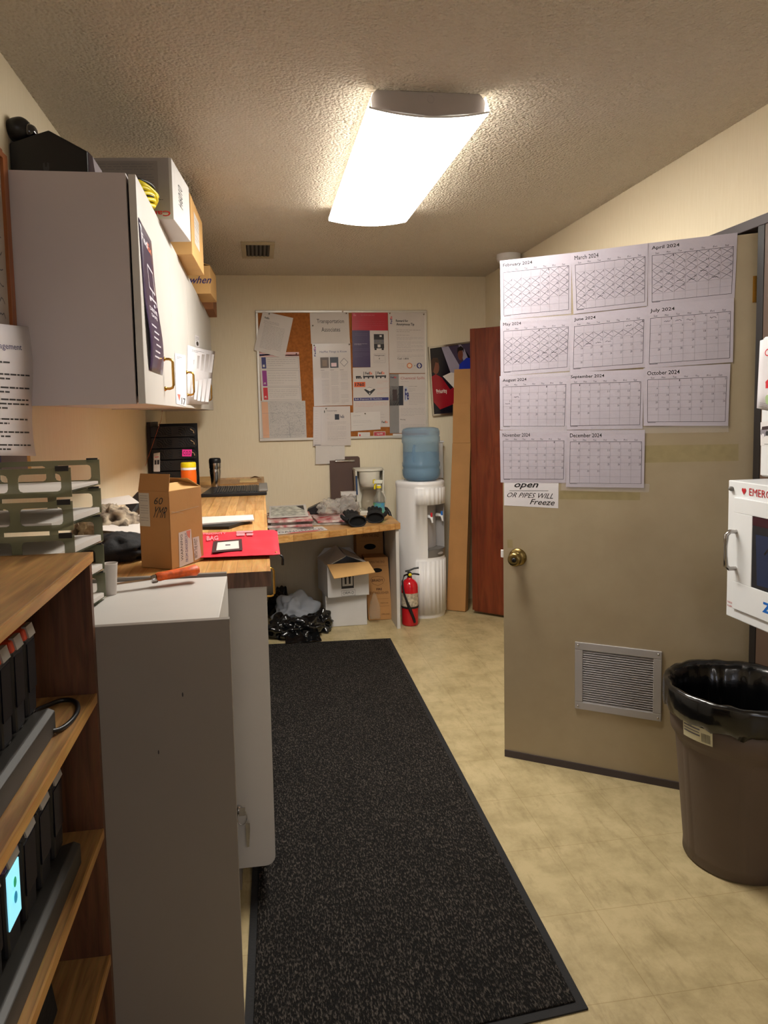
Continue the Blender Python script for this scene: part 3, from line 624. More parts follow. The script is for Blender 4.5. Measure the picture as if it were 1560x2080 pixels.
for k, (x, y) in enumerate(((703, 637), (635, 662), (638, 702), (709, 700), (860, 639), (791, 637), (547, 638), (602, 719), (741, 840), (662, 830))):
    p = onplane(x, y, BO, BN); mb = MB(); mb.lathe([(.0035, .008), (.0045, .010), (.003, .012), (.003, .016), (.005, .018), (.0, .0185)], p, 12, axis=BN)
    o = mb.build('pushpin', STEEL, origin=p+Vector((0, -.008, 0))); tag(o, 'tiny metal pushpin holding a paper on the cork board', 'pushpin', 'pushpins in the cork board')

# ---- framed photograph partly hidden by the tall carton ----
pc = ((870, 705), (966, 692), (968, 838), (879, 845))
s = Sheet((0, BY-.020, 0), BN, pc, 0, .0004)
fr_ = MB(); cs = [onplane(x, y, Vector((0, BY-.0215, 0)), BN) for x, y in pc]
s.rect(0, 0, 1, 1, M('photo_navy', '#15131f', .25)); s.poly([(.27, .02), (.72, .02), (.98, .5), (.70, .66), (.45, .42)], M('photo_van', '#a39cae', .3), .0006); s.poly([(.40, 0), (.62, 0), (.75, .30), (.66, .34)], M('photo_mauve', '#4b3f55', .3), .0007)
s.poly([(.66, .0), (1, .0), (1, .25), (.88, .22)], M('photo_mauve'), .0007)
s.poly([(.64, .30), (.80, .22), (1, .24), (1, .60), (.74, .50), (.62, .42)], M('photo_royal', '#2438b0', .3), .0009)
SKIN = M('photo_skin', '#7d4a38', .3); HAIR = M('photo_hair', '#1d1412', .3)
s.circle(.67, .165, .055, .082, SKIN, h=.0011); s.poly([(.60, .15), (.61, .07), (.68, .045), (.74, .08), (.745, .15), (.72, .11), (.64, .11)], HAIR, .0013)
s.circle(.13, .30, .075, .10, SKIN, h=.0011); s.poly([(.02, .36), (.02, .22), (.08, .16), (.18, .17), (.21, .25), (.13, .23), (.10, .30), (.06, .38)], M('photo_hair2', '#3c2418', .3), .0013)
s.poly([(.0, .44), (.12, .40), (.25, .46), (.42, .64), (.72, .54), (.85, .60), (.80, .74), (.45, .86), (.18, .92), (.04, .80)], M('photo_redsleeve', '#9c1424', .3), .0009)
s.poly([(.27, .44), (.45, .40), (.82, .46), (.80, .58), (.52, .64)], M('photo_paper', '#e8ddd2', .3), .0012)
s.poly([(.15, .92), (.45, .86), (.80, .74), (1, .66), (1, 1), (.12, 1)], M('photo_navy'), .001); s.text('Priority', .13, .62, .36, .70, M('photo_paper'), .02, .0014, skew=-.1)
o = s.done('framed_photo', M('frame_back', '#2a2523', .5), 'framed photo of two people handing over a package, behind the tall carton', 'picture')
fm = MB(); N_ = Vector((0, -1, 0)); wq = .012
for i in range(4):
    a, b = cs[i], cs[(i+1) % 4]; ce = sum(cs, Vector())/4; ia = a+(ce-a).normalized()*wq*1.3; ib = b+(ce-b).normalized()*wq*1.3
    fm.prism([a, b, ib, ia], (0, -.010, 0)); 
fm.prism([c+Vector((0, .003, 0)) for c in cs], (0, .016, 0))
fm.build('picture_frame', STEEL, o)

# ================================================================ RIGHT WALL CABINETS
def pull(parent, c, out, ax, ln, st, mat, r=.0045, name='handle'):
    c = Vector(c); out = Vector(out); ax = Vector(ax); p = []
    a = c-ax*ln/2; b = c+ax*ln/2; q = .012
    for t in (0, .6): p.append(a+out*st*t)
    p += [a+out*st*.9+ax*q*.3, a+out*st+ax*q, c+out*st, b+out*st-ax*q, b+out*st*.9-ax*q*.3, b+out*st*.6, b]
    mb = MB(); mb.smooth = True; mb.tube(p, r, 10); mb.lathe([(r*1.7, 0), (r*1.7, .004), (r, .007)], a, 12, axis=out); mb.lathe([(r*1.7, 0), (r*1.7, .004), (r, .007)], b, 12, axis=out)
    return mb.build(name, mat, parent)
AX, AY0, AY1, AZ0, AZ1 = 1.50, 1.655, 2.102, .757, 1.205
ae = thing('defibrillator_cabinet', (1.60, 1.88, AZ0), 'white metal emergency defibrillator cabinet with glass window on the right wall', 'cabinet')
mb = MB(); mb.box(AX+.003, AY0, AZ0, RX-.001, AY1, AZ1); mb.build('cabinet_body', WMET, ae, bevel=.003)
wy0, wy1, wz0, wz1 = AY0+.075, AY1-.125, AZ0+.125, AZ1-.10
mb = MB(); fd = AX-.004
d0, d1, e0, e1 = AY0+.030, AY1-.038, AZ0+.035, AZ1-.052
for q in ((d0, e0, d1, wz0), (d0, wz1, d1, e1), (d0, wz0, wy0, wz1), (wy1, wz0, d1, wz1)): mb.box(fd, q[0], q[1], AX+.003, q[2], q[3])
ad = mb.build('door', WMET, ae, bevel=.0015)
mb = MB(); mb.box(fd+.002, wy0, wz0, fd+.004, wy1, wz1); gp = mb.build('window_pane', M('tinted_window', '#14151f', .08, coat=.5, trans=.0), ad)
s = Sheet.world([(fd+.0019, wy1, wz1), (fd+.0019, wy0, wz1), (fd+.0019, wy0, wz0), (fd+.0019, wy1, wz0)], (-1, 0, 0), .0)
s.rect(0, 0, 1, .13, M('aed_maroon', '#3a1420', .2), .00005); s.poly([(.06, .25), (.85, .22), (.9, .9), (.10, .95)], M('aed_blue', '#26304e', .2), .00005)
for a in ((.55, .14, .52, .3), (.52, .3, .28, .42), (.28, .42, .22, .50)): s.line(*a, .006, BLK, .0001)
s.mb.build('defibrillator_behind_glass', s.mats, ad)
hp = atX(1496, 1118, fd)
mb = MB(); mb.smooth = True; hy = AY1-.052
mb.tube([(fd, hy, .925), (fd-.022, hy, .925), (fd-.034, hy, .935), (fd-.036, hy, .97), (fd-.036, hy, 1.0), (fd-.034, hy, 1.035), (fd-.022, hy, 1.045), (fd, hy, 1.045)], [.007, .007, .008, .006, .006, .008, .007, .007], 10); mb.build('handle', STEEL, ad)
mb = MB(); mb.lathe([(.007, 0), (.008, .006), (.005, .012), (0, .013)], (AX+.003, AY1-.020, AZ1-.026), 14, axis=(-1, 0, 0)); mb.build('lock', DGREYP, ae)
s = Sheet.world([(AX+.0025, AY1, AZ1), (AX+.0025, AY0, AZ1), (AX+.0025, AY0, AZ0), (AX+.0025, AY1, AZ0)], (-1, 0, 0), .0)
REDT = M('lettering_red', '#c0222a', .5)
s.text('EMERGENCY', .225, .036, .62, .088, REDT, .02, .0006)
s.poly([(.17+.022*math.sin(t)**3*1, .062-.0017*(13*math.cos(t)-5*math.cos(2*t)-2*math.cos(3*t)-math.cos(4*t))) for t in np.linspace(0, 2*PI, 25)[:-1]], REDT, .0006)
s.text('WARNING', .015, .885, .09, .90, REDT, .0, .0006); s.text('ALARM WILL SOUND', .015, .912, .19, .925, REDT, .0, .0006)
s.mb.build('lettering', s.mats, ae)
s = Sheet.world([(fd-.0002, AY1, AZ1), (fd-.0002, AY0, AZ1), (fd-.0002, AY0, AZ0), (fd-.0002, AY1, AZ0)], (-1, 0, 0), .0)
s.text('ZOLL', .40, .79, .68, .865, BLUE, .045, .0003); s.mb.build('logo', s.mats, ad)

UX, UY0, UY1, UZ0, UZ1 = 1.503, 1.50, 1.958, 1.230, 1.650
uc = thing('first_aid_cabinet', (1.6, 1.75, UZ0), 'white enamel wall cabinet with papers stuck on, above the defibrillator cabinet', 'cabinet')
mb = MB(); mb.box(UX+.004, UY0, UZ0, RX-.001, UY1, UZ1); mb.build('cabinet_body', WMET, uc, bevel=.004)
mb = MB(); mb.box(UX, UY0+.004, UZ0+.004, UX+.0035, UY1-.003, UZ1-.004); mb.build('door', WMET, uc, bevel=.001)
s = Sheet((UX-.0006, 0, 0), (-1, 0, 0), ((1544, 692), (1600, 672), (1600, 845), (1541, 829)), .0, .0004); s.curl = lambda u, v: .006*max(0, 1-u*5)*v
s.poly([(.20, .62), (.5, .50), (.5, .68), (.22, .70)], RED); s.circle(.35, .85, .12, .07, M('print_green', '#a8c08c', .5)); s.circle(.3, .2, .1, .05, RED, hole=.7); s.para(.08, .90, .5, .97, 3, INKL, .001, .1)
s.done('stuck_notice', PAPER, 'white notice with red and green print stuck on the upper wall cabinet', 'paper', nseg=(6, 4))
s = Sheet((UX-.0006, 0, 0), (-1, 0, 0), ((1545, 858), (1600, 848), (1600, 905), (1545, 905)), .0, .0003)
s.circle(.14, .42, .14, .20, M('print_grey', '#8d8890', .5)); s.circle(.10, .58, .05, .09, PAPER, h=.0007); s.circle(.26, .50, .06, .10, INK, h=.0007); s.rect(.06, .2, .3, .34, M('photo_shade'), .0006); s.rect(.15, .93, .9, .95, INK)
s.done('small_decal', WHITEP, 'small decal with grey picture low on the upper wall cabinet', 'sticker')

# ================================================================ TRASH CAN
TC = Vector((1.475, 1.99, 0)); TH = .56
tcn = thing('trash_can', TC, 'large round brown plastic trash can beside the open door', 'trash can')
def trf(a, z):
    if z < .03 or z > .40: return 1
    k = ((a/(2*PI)*6) % 1); edge = min(k, 1-k)
    return .968 if edge > .10 else 1.0
mb = MB(); rb, rt = .166, .206
zs = [.0, .006, .05, .055, .2, .37, .375, .41, .415, .47, .475, .50, .53, .54, .56]
pf = []
for z in zs:
    r0 = rb+(rt-rb)*z/TH-(.008 if z < .41 else 0)+(.004 if .415 <= z <= .47 else 0)+(.010 if z >= .54 else 0)-(.012 if z == 0 else 0); pf.append((r0, z))
mb.lathe(pf, TC, 96, rf=trf, capt=False); pin = [(rt-.004, .56), (rt-.012, .50), (rb-.01, .02)]
mb.lathe(pin, TC, 48, capb=False); mb.build('can_body', TRASH, tcn)
for a in (PI*.62, PI*1.62):
    p = TC+Vector((math.cos(a)*.205, math.sin(a)*.205, .44)); t = Vector((-math.sin(a), math.cos(a), 0)); o_ = Vector((math.cos(a), math.sin(a), 0))
    mb = MB(); mb.tube([p-t*.06-o_*.01, p-t*.05+o_*.018, p+t*.05+o_*.018, p+t*.06-o_*.01], .008, 8)
    mb.build('side_handle', TRASH, tcn)
# label wraps on the curved front
def lp(a, z, h=0):
    r0 = rb+(rt-rb)*z/TH+.005+h; return TC+Vector((math.cos(a)*r0, math.sin(a)*r0, z))
LA0, LA1 = PI*1.035, PI*1.19
mb = MB(); mb.grid(lambda i, j: lp(LA0+(LA1-LA0)*i/8, .432+(.505-.432)*j, .0035), 9, 2)
lb_ = mb.build('maker_label', M('label_cream', '#d8d2b0', .5), tcn)
mb = MB()
def lq(u0, v0, u1, v1, k):
    mb.k = k; mb.grid(lambda i, j: lp(LA0+(LA1-LA0)*(u0+(u1-u0)*i/3), .505-.073*(v0+(v1-v0)*j), .0045), 4, 2)
lq(0, 0, .75, .20, 0); lq(.0, .28, 1, .33, 1); lq(.05, .42, .62, .48, 2); lq(.05, .56, .6, .60, 2); lq(.05, .68, .62, .74, 2)
for k in range(7): lq(.68+.04*k, .55, .695+.04*k, .92, 1)
mb.build('label_printing', [RED, INK, INKG], lb_)
# bin liner: hangs inside and folds over the rim
mb = MB(); n = 120
def bagp(i, j):
    a = 2*PI*i/n; wv = mnoise.noise(Vector((math.cos(a)*5, math.sin(a)*5, j*.45)))
    w2 = mnoise.noise(Vector((math.cos(a)*14, math.sin(a)*14, j*.8+4)))
    rows = [(.214, .480), (.222, .490), (.223, .51), (.223, .535), (.222, .558), (.218, .570), (.207, .569), (.196, .545), (.188, .48), (.181, .40), (.174, .30), (.16, .22), (.10, .19), (.0, .19)]
    r0, z = rows[j]; amp = 1 if j < 12 else 0
    if j in (0, 1): z += .018*wv+.010*w2; r0 += .006*w2
    elif j < 7: r0 += .003*w2+.002; z += .006*wv if j > 3 else 0
    else: r0 += amp*(.016*wv+.008*w2)-.006
    return TC+Vector((math.cos(a)*r0, math.sin(a)*r0, z))
mb.grid(bagp, n, 14, cu=True); o = mb.build('bin_liner', BAGM, origin=TC+Vector((0, 0, .19))); tag(o, 'shiny black bin liner folded over the rim of the brown trash can', 'bin liner')

# ================================================================ FLOOR MAT
mb = MB(); MP = [(.738, 1.30, 0), (.784, 4.385, 0), (-.02, 4.43, 0), (-.075, 1.30, 0)]
mt = thing('floor_mat', (.35, 2.9, 0), 'long black carpeted floor mat running down the aisle', 'floor mat')
P_ = [Vector((.738, 1.512, .0008)), Vector((.782, 4.375, .0008)), Vector((-.02, 4.42, .0008)), Vector((-.087, 1.44, .0008))]
mb = MB(); mb.prism(P_, (0, 0, .004)); mb.build('rubber_border', BLKM, mt)
ce = sum(P_, Vector())/4; Q_ = [Vector((p.x+(.022 if p.x < .3 else -.022), p.y+(.022 if p.y < 3 else -.022), .0048)) for p in P_]
mb = MB(); mb.prism(Q_, (0, 0, .005)); mb.build('carpet_pile', CARPET, mt, bevel=.002)

# ================================================================ COUNTER (left run) AND CABINETS
CT = 1.0
mb = MB(); mb.box(LX+.002, 2.035, .955, .017, BY-.005, CT)
ct = mb.build('worktop', [BUTCH], origin=(-.3, 3.6, .955), bevel=.002); tag(ct, 'long butcher block worktop along the left wall', 'worktop')
mb = MB(); mb.box(LX+.002, 2.0335, .955, .017, 2.0348, CT-.0005); mb.build('end_grain_shaded', wood('end_grain_shaded', '#4e382e', '#7a5a48', (14, 14, 2), 3, .45), ct)  # darker end grain, with the shade on this end put into its colour
cbn = thing('base_cabinet', (-.33, 3.6, 0), 'white laminate base cabinet run with brass pulls under the left worktop', 'cabinet')
mb = MB(); mb.box(LX+.004, 2.075, .10, -.018, BY-.006, .954); mb.build('cabinet_body', LAM, cbn)
mb = MB(); mb.box(LX+.004, 2.10, .0, -.10, BY-.006, .0995); mb.build('toe_kick', LAMG, cbn)
mb = MB(); pr_ = []
x0, x1, z0, z1, rr_ = -.56, .004, .098, .952, .03
pts = [(x0, z1), (x0, z0)]+[(x1-rr_+rr_*math.sin(t), z0+rr_-rr_*math.cos(t)) for t in np.linspace(0, PI/2, 7)]+[(x1, z1)]
mb.prism([(x, 2.055, z) for x, z in pts], (0, .019, 0)); ep = mb.build('end_panel', LAM, cbn, bevel=.001)
mb = MB(); lk = Vector((-.100, 2.055, .285)); mb.lathe([(.012, 0), (.012, .004), (.009, .006), (.009, .016), (.0, .0165)], lk, 20, axis=(0, -1, 0)); mb.build('cam_lock', CHR, ep)
ys = [2.09, 2.62, 3.15, 3.68, 4.20]
for k in range(4):
    for a, b, nm in ((.12, .78, 'door'), (.79, .945, 'drawer')):
        mb = MB(); mb.box(-.0175, ys[k]+.003, a, -.0005, ys[k+1]-.003, b); d_ = mb.build(nm, LAM, cbn, bevel=.0015)
hh = atY(551, 1185, 2.62)
pull(cbn, (-.0005, 2.83, .778), (1, 0, 0), (0, 0, 1), .115, .036, BRASS)
# keys hanging from the lock
mb = MB(); mb.smooth = True; kc = Vector((-.090, 2.036, .268))
mb.tube([kc+Vector((.014*math.cos(t), .004*math.sin(t), .020*math.sin(t))) for t in np.linspace(0, 2*PI, 25)[:-1]], .0014, 6, closed=True)
mb.smooth = False; mb.box(-.098, 2.030, .276, -.080, 2.0325, .300); mb.prism([(-.080, 2.031, .25), (-.068, 2.031, .25), (-.068, 2.031, .23), (-.072, 2.031, .178), (-.079, 2.031, .178), (-.080, 2.031, .23)], (0, .002, 0))
o = mb.build('key_ring', STEEL); tag(o, 'key ring hanging from the lock on the end of the base cabinet', 'keys')

# low white cabinet between bookcase and worktop
lc = thing('low_cabinet', (-.36, 1.73, 0), 'tall narrow white cabinet with scuffed grey side panel next to the bookcase', 'cabinet')
mb = MB(); mb.box(LX+.006, 1.532, .005, -.104, 1.985, 1.003); mb.build('cabinet_body', LAM, lc, bevel=.002)
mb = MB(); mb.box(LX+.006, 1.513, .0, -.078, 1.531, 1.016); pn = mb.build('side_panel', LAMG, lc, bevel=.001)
mb = MB(); mb.box(LX+.006, 1.988, .90, -.106, 2.003, 1.012); mb.build('back_lip', LAMG, lc, bevel=.001)
mb = MB()
for x, y, r0 in ((371, 1411, .0032), (322, 1528, .003)):
    p = atY(x, y, 1.5125); mb.add([p+Vector((r0*math.cos(t)*.5, 0, r0*1.6*math.sin(t))) for t in np.linspace(0, 2*PI, 13)[:-1]], [tuple(range(12))])
mb.build('scuff_marks', INK, pn)

# ================================================================ LOWER DESK AT THE BACK
dk = thing('desk', (.45, 4.9, 0), 'lower butcher block desk against the back wall under the cork board', 'desk')
DZ = .716
mb = MB(); mb.prism([(.019, 4.225, DZ-.042), (.898, 4.565, DZ-.042), (.898, BY-.003, DZ-.042), (.019, BY-.003, DZ-.042)], (0, 0, .042)); mb.build('desk_top', BUTCHX, dk, bevel=.002)
mb = MB(); mb.box(.866, 4.572, 0, .888, BY-.006, DZ-.0425); mb.build('side_panel', LAM, dk, bevel=.001)

# ================================================================ WATER COOLER
WC = Vector((1.125, 4.905, 0)); FA = -PI/2+.62     # the front faces into the aisle, turned to the right
wcl = thing('water_cooler', WC, 'white floor standing water cooler with ribbed front beside the desk', 'water cooler')
def coolr(a, z):
    d = (a-FA+PI) % (2*PI)-PI; r0 = 1.0
    return r0
def flute(d, z):
    on = (.03 < z <= .405 and abs(d) < 1.15) or (.80 < z <= .915 and abs(d) < 1.15)
    return (.008*abs(math.sin(d*14))) if on else 0
def cw_(i, n, z, inset=0):
    a = FA+2*PI*i/n; d = (a-FA+PI) % (2*PI)-PI
    rx = .152; c, s_ = math.cos(d), math.sin(d)
    # rounded front, squarer back
    if abs(d) <= PI/2: R = .155
    else: R = .155/max((abs(c)**4+abs(s_)**4)**.25, .01)
    R = R+flute(d, z)-inset
    return WC+Vector((math.cos(a)*R, math.sin(a)*R, z))
zl = [0, .012, .03, .031, .405, .4051, .43, .485, .486, .80, .801, .915, .916, .935, .955, .962]
ins = [.004, 0, 0, 0, 0, 0, 0, 0, 0, 0, 0, 0, 0, -.004, -.004, .006]
n = 144; mb = MB()
rec = lambda i, j: (zl[j] >= .43 and zl[j+1] <= .80) and (abs((2*PI*(i+.5)/n+PI) % (2*PI)-PI) < .62)
mb.grid(lambda i, j: cw_(i, n, zl[j], ins[j]), n, len(zl), cu=True, skip=rec); mb.add([cw_(i, n, .962, .006) for i in range(n)], [tuple(range(n))], False)
mb.build('cooler_body', WHITEP, wcl)
mb = MB(); ks = [i for i in range(n) if abs((2*PI*i/n+PI) % (2*PI)-PI) < .645]; ks = sorted(ks, key=lambda i: (2*PI*i/n+PI) % (2*PI))
def rp(i, z, k):                              # recess liner: k 0 = rim, 1 = back
    p = cw_(i, n, z); 
    if k: p = p-Vector((math.cos(FA), math.sin(FA), 0))*.075
    return p
m_ = len(ks)
mb.grid(lambda i, j: rp(ks[i], (.486, .80)[j], 1), m_, 2)
mb.grid(lambda i, j: rp(ks[i], .80, j), m_, 2); mb.grid(lambda j, i: rp(ks[0], (.486, .80)[i], j), 2, 2); mb.grid(lambda j, i: rp(ks[-1], (.486, .80)[i], j), 2, 2)
mb.build('tap_recess', GREYP, wcl)
mb = MB(); mb.grid(lambda i, j: rp(ks[i], .485, j), m_, 2); mb.grid(lambda i, j: rp(ks[i], (.43, .485)[j], 0)+Vector((math.cos(FA), math.sin(FA), 0))*(.006 if j else .0), m_, 2); dt = mb.build('drip_tray', DGREYP, wcl)
fo = Vector((math.cos(FA), math.sin(FA), 0)); ft = Vector((-fo.y, fo.x, 0))
mb = MB(); cc = WC+fo*.164+Vector((0, 0, .458)); mb.add([cc+ft*(.028*math.cos(t))+Vector((0, 0, .009*math.sin(t))) for t in np.linspace(0, 2*PI, 21)[:-1]], [tuple(range(20))]); mb.build('badge', GREYP, dt)
for sgn in (-1, 1):
    b0 = WC+fo*.085+ft*.055*sgn+Vector((0, 0, .715)); mb = MB(); mb.smooth = True
    mb.tube([b0, b0+fo*.03, b0+fo*.05+Vector((0, 0, -.006)), b0+fo*.054+Vector((0, 0, -.04))], [.013, .012, .011, .008], 12)
    tp = mb.build('tap', WHITEP, wcl)
    mb = MB(); mb.box(-.006, -.006, 0, .006, .006, .03); mb.v = [p+b0+fo*.048+Vector((0, 0, .0)) for p in mb.v]; mb.build('tap_lever', BLUE if sgn > 0 else RED, tp)
# bottle
wb = thing('water_bottle', WC+Vector((-.005, -.01, .962)), 'blue translucent five gallon water bottle upside down on the cooler', 'water bottle')
BOT = M('blue_water_plastic', '#9fc0da', .12, trans=.6, ior=1.12, alpha=.75, var=.02)
bc = WC+Vector((-.005, -.01, .963)); mb = MB()
mb.lathe([(.04, .0), (.105, .004), (.125, .02), (.133, .04), (.134, .075), (.129, .083), (.129, .095), (.134, .103), (.134, .125), (.129, .133), (.128, .25), (.129, .262), (.135, .272), (.135, .305), (.130, .313), (.133, .322), (.133, .345), (.124, .365), (.09, .374), (0, .376)], bc, 48,
         rf=lambda a, z: 1-.20*max(0, 1-((a-(-PI/2-.62))/.30)**2)*(1 if .14 < z < .25 else 0)); mb.build('bottle_shell', BOT, wb)
mb = MB(); mb.lathe([(0, .008), (.10, .010), (.118, .03), (.122, .05), (.120, .20), (0, .2005)], bc, 40); mb.build('water', M('water_volume', '#a8c8de', .05, trans=.75, ior=1.2), wb)
ha = -PI/2-.62; mb = MB(); mb.smooth = True; hb = Vector((math.cos(ha), math.sin(ha), 0))
mb.tube([bc+hb*.112+Vector((0, 0, .135)), bc+hb*.128+Vector((0, 0, .15)), bc+hb*.130+Vector((0, 0, .19)), bc+hb*.128+Vector((0, 0, .235)), bc+hb*.112+Vector((0, 0, .25))], .010, 10); mb.build('grip', BOT, wb)
# narrow white holder on the wall behind the bottle
mb = MB(); q0 = atY(891, 985, 5.12); mb.box(1.275, 5.10, .95, 1.335, BY-.002, 1.215); mb.box(1.268, 5.092, 1.215, 1.342, BY-.002, 1.228)
o = mb.build('cup_dispenser', WHITEP, bevel=.006); tag(o, 'narrow white cup dispenser on the wall behind the water bottle', 'dispenser')

# ================================================================ FIRE EXTINGUISHER
FE = Vector((.972, 4.655, 0)); fe = thing('fire_extinguisher', FE, 'red fire extinguisher with black hose standing beside the water cooler', 'fire extinguisher')
mb = MB(); mb.lathe([(.050, 0), (.055, .004), (.057, .012), (.057, .265), (.052, .288), (.036, .308), (.018, .318), (.016, .328)], FE, 32); cy = mb.build('cylinder', EXTR, fe)
mb = MB(); mb.lathe([(.0577, .135), (.0577, .225)], FE, 32, capb=False, capt=False); mb.build('label', M('extinguisher_label', '#cfc0a8', .5, var=.25, vscale=60), cy)
mb = MB(); mb.lathe([(.0595, .122), (.0595, .134)], FE, 32); mb.build('strap', BLK, cy)
mb = MB(); mb.lathe([(.014, .326), (.016, .335), (.014, .36), (.008, .365)], FE, 16); mb.box(FE.x-.012, FE.y-.02, .335, FE.x+.012, FE.y+.012, .36); vl = mb.build('valve', BLK, fe, bevel=.001)
mb = MB(); mb.smooth = True; mb.tube([FE+Vector(p) for p in ((-.03, -.005, .37), (0, -.008, .376), (.03, -.012, .388), (.062, -.015, .392))], .006, 8); mb.tube([FE+Vector(p) for p in ((.0, -.008, .35), (.03, -.014, .352), (.065, -.016, .345))], .0055, 8); mb.build('lever', BLK, vl)
mb = MB(); mb.smooth = True; mb.tube([FE+Vector(p) for p in ((-.012, -.01, .35), (-.04, -.02, .345), (-.055, -.03, .31), (-.054, -.042, .26), (-.046, -.050, .22), (-.03, -.058, .17), (-.012, -.064, .12), (.012, -.066, .055), (.018, -.066, .03))], [.006, .006, .006, .006, .006, .007, .011, .009, .008], 10); mb.build('hose', BLK, fe)
mb = MB(); mb.lathe([(.011, 0), (.011, .006), (0, .007)], FE+Vector((0, -.021, .348)), 14, axis=(0, -1, 0)); mb.build('gauge', YEL, vl)

# ================================================================ TALL CARTON BY THE RED DOOR
tb = thing('tall_carton', (1.42, 4.9, 0), 'very tall narrow cardboard carton standing against the red wood door', 'carton')
b4 = [Vector((1.300, 4.93, .003)), Vector((1.418, 4.852, .003)), Vector((1.455, 4.90, .003)), Vector((1.337, 4.985, .003))]
t4 = [Vector((1.372, 4.98, 1.215)), Vector((1.490, 4.915, 1.215)), Vector((1.515, 4.965, 1.215)), Vector((1.405, 5.035, 1.215))]
mb = MB(); mb.hexa(b4, t4); mb.build('lower_sleeve', CARD, tb, bevel=.003)
ce_ = lambda L_, k, z: [Vector((sum(p.x for p in L_)/4+(p.x-sum(q.x for q in L_)/4)*k, sum(p.y for p in L_)/4+(p.y-sum(q.y for q in L_)/4)*k, z)) for p in L_]
mb = MB(); t5 = [p+Vector((.018, .02, 0)) for p in ce_(t4, .9, 1.745)]; mb.hexa(ce_(t4, .93, 1.2155), t5); up_ = mb.build('upper_sleeve', CARD, tb, bevel=.003)
mb = MB(); m5 = [a.lerp(b, .72) for a, b in zip(ce_(t4, .965, 1.2155), [p for p in t5])]; mb.hexa(ce_(t4, .97, 1.2155), [Vector((p.x, p.y, 1.50)) for p in [a.lerp(b, .45)+Vector((-.003, -.003, 0)) for a, b in zip(ce_(t4, .97, 1.2155), t5)]]); mb.build('middle_sleeve', CARD, tb, bevel=.002)

# ================================================================ WALL CABINETS (left)
WF = -.311; WZ0, WZ1 = 1.487, 2.108
def wall_unit(y0, y1, splits, pulls, label):
    t = thing('wall_cabinet', (-.48, (y0+y1)/2, WZ0), label, 'cabinet', 'white wall cabinets')
    mb = MB(); mb.box(LX+.001, y0, WZ0, WF-.026, y0+.018, WZ1); mb.box(LX+.001, y1-.018, WZ0, WF-.026, y1, WZ1); mb.box(LX+.001, y0+.018, WZ1-.018, WF-.026, y1-.018, WZ1); mb.box(LX+.001, y0+.018, WZ0+.004, WF-.026, y1-.018, WZ0+.022); mb.box(LX+.001, y0+.018, WZ0+.022, LX+.008, y1-.018, WZ1-.018)
    mb.build('cabinet_body', LAMS, t)
    for a, b, py in zip(splits[:-1], splits[1:], pulls):
        mb = MB(); mb.box(WF-.020, a+.0015, WZ0, WF, b-.0015, WZ1-.002); d = mb.build('door', LAM, t, bevel=.0015)
        pull(d, (WF, py, 1.592), (1, 0, 0), (0, 0, 1), .098, .030, BRASS)
    return t
LAMS = M('side_laminate', '#c0b6b6', .5, bump=.02, bscale=300, var=.02, vscale=3)
wall_unit(2.04, 3.36, (2.04, 2.74, 3.36), (2.45, 3.20), 'nearer white wall cabinet with a purple banner on its first door')
wall_unit(3.362, 4.98, (3.362, 4.16, 4.98), (4.02, 4.36), 'farther white wall cabinet against the back wall, under the brown carton')
s = Sheet((WF+.0012, 0, 0), (1, 0, 0), ((281, 441), (307, 490), (330, 762), (303, 752)), 0, .0004)
s.curl = lambda u, v: .016*max(0, (v-.45)/.55)**1*math.sin(PI*min(1, max(0, (v-.4)/.6)))*(1-.3*u)+.012*max(0, v-.3)*(u)*math.sin(PI*v)
WH = M('banner_white', '#d6d0dc', .4); 
logo(s, .12, .07, .88, .12, c1=WH, c2=INKO)
for a in ((.42, .24, .85, .25), (.85, .25, .88, .40), (.88, .40, .46, .39), (.46, .39, .42, .24), (.66, .40, .66, .46), (.40, .46, .90, .46), (.90, .46, .92, .49)): s.line(*a, .006, WH)
s.circle(.45, .475, .06, .012, WH); s.circle(.72, .50, .06, .012, WH); s.text('DRIVE', .30, .53, .85, .56, WH, .03); s.text('SAFE', .36, .575, .80, .60, WH, .03)
for k, (u, v) in enumerate(((.25, .66), (.38, .70), (.30, .745), (.42, .79), (.34, .84), (.30, .88))): s.rect(u, v, u+.35, v+.012, WH)
o = s.done('purple_banner', PURP, 'purple banner with white line drawing hanging on the nearest wall cabinet door', 'banner', nseg=(5, 24))
for cs, nm, lab, cr in ((((381, 701), (422, 714), (406, 822), (380, 821)), 'hanging_sheet', 'white sheet curling off the second wall cabinet door beside its pull', .05),
                    (((355, 717), (377, 722), (378, 826), (358, 820)), 'taped_sheet', 'white printed sheet taped flat beside the first brass pull', 0)):
    s = Sheet((WF+.0012, 0, 0), (1, 0, 0), cs, 0, .0004)
    if cr: s.curl = lambda u, v: .045*u*u
    s.para(.15, .05, .6, .10, 2, INKG, .0015, 0)
    if not cr: s.text('17', .5, .85, .9, .98, INK, .02); s.poly([(.1, .8), (.4, .8), (.3, .93)], M('salmon_print'))
    s.done(nm, PAPER, lab, 'paper', nseg=(6, 2))
s = Sheet((WF+.0012, 0, 0), (1, 0, 0), ((396, 680), (404, 684), (405, 706), (397, 704)), 0, .0004); s.circle(.5, .7, .3, .2, BLK); s.para(.1, .1, .9, .5, 3, INK, .002, 0); s.done('small_tag', PAPER, 'small white tag with black print above the curling sheet on the wall cabinet', 'paper')

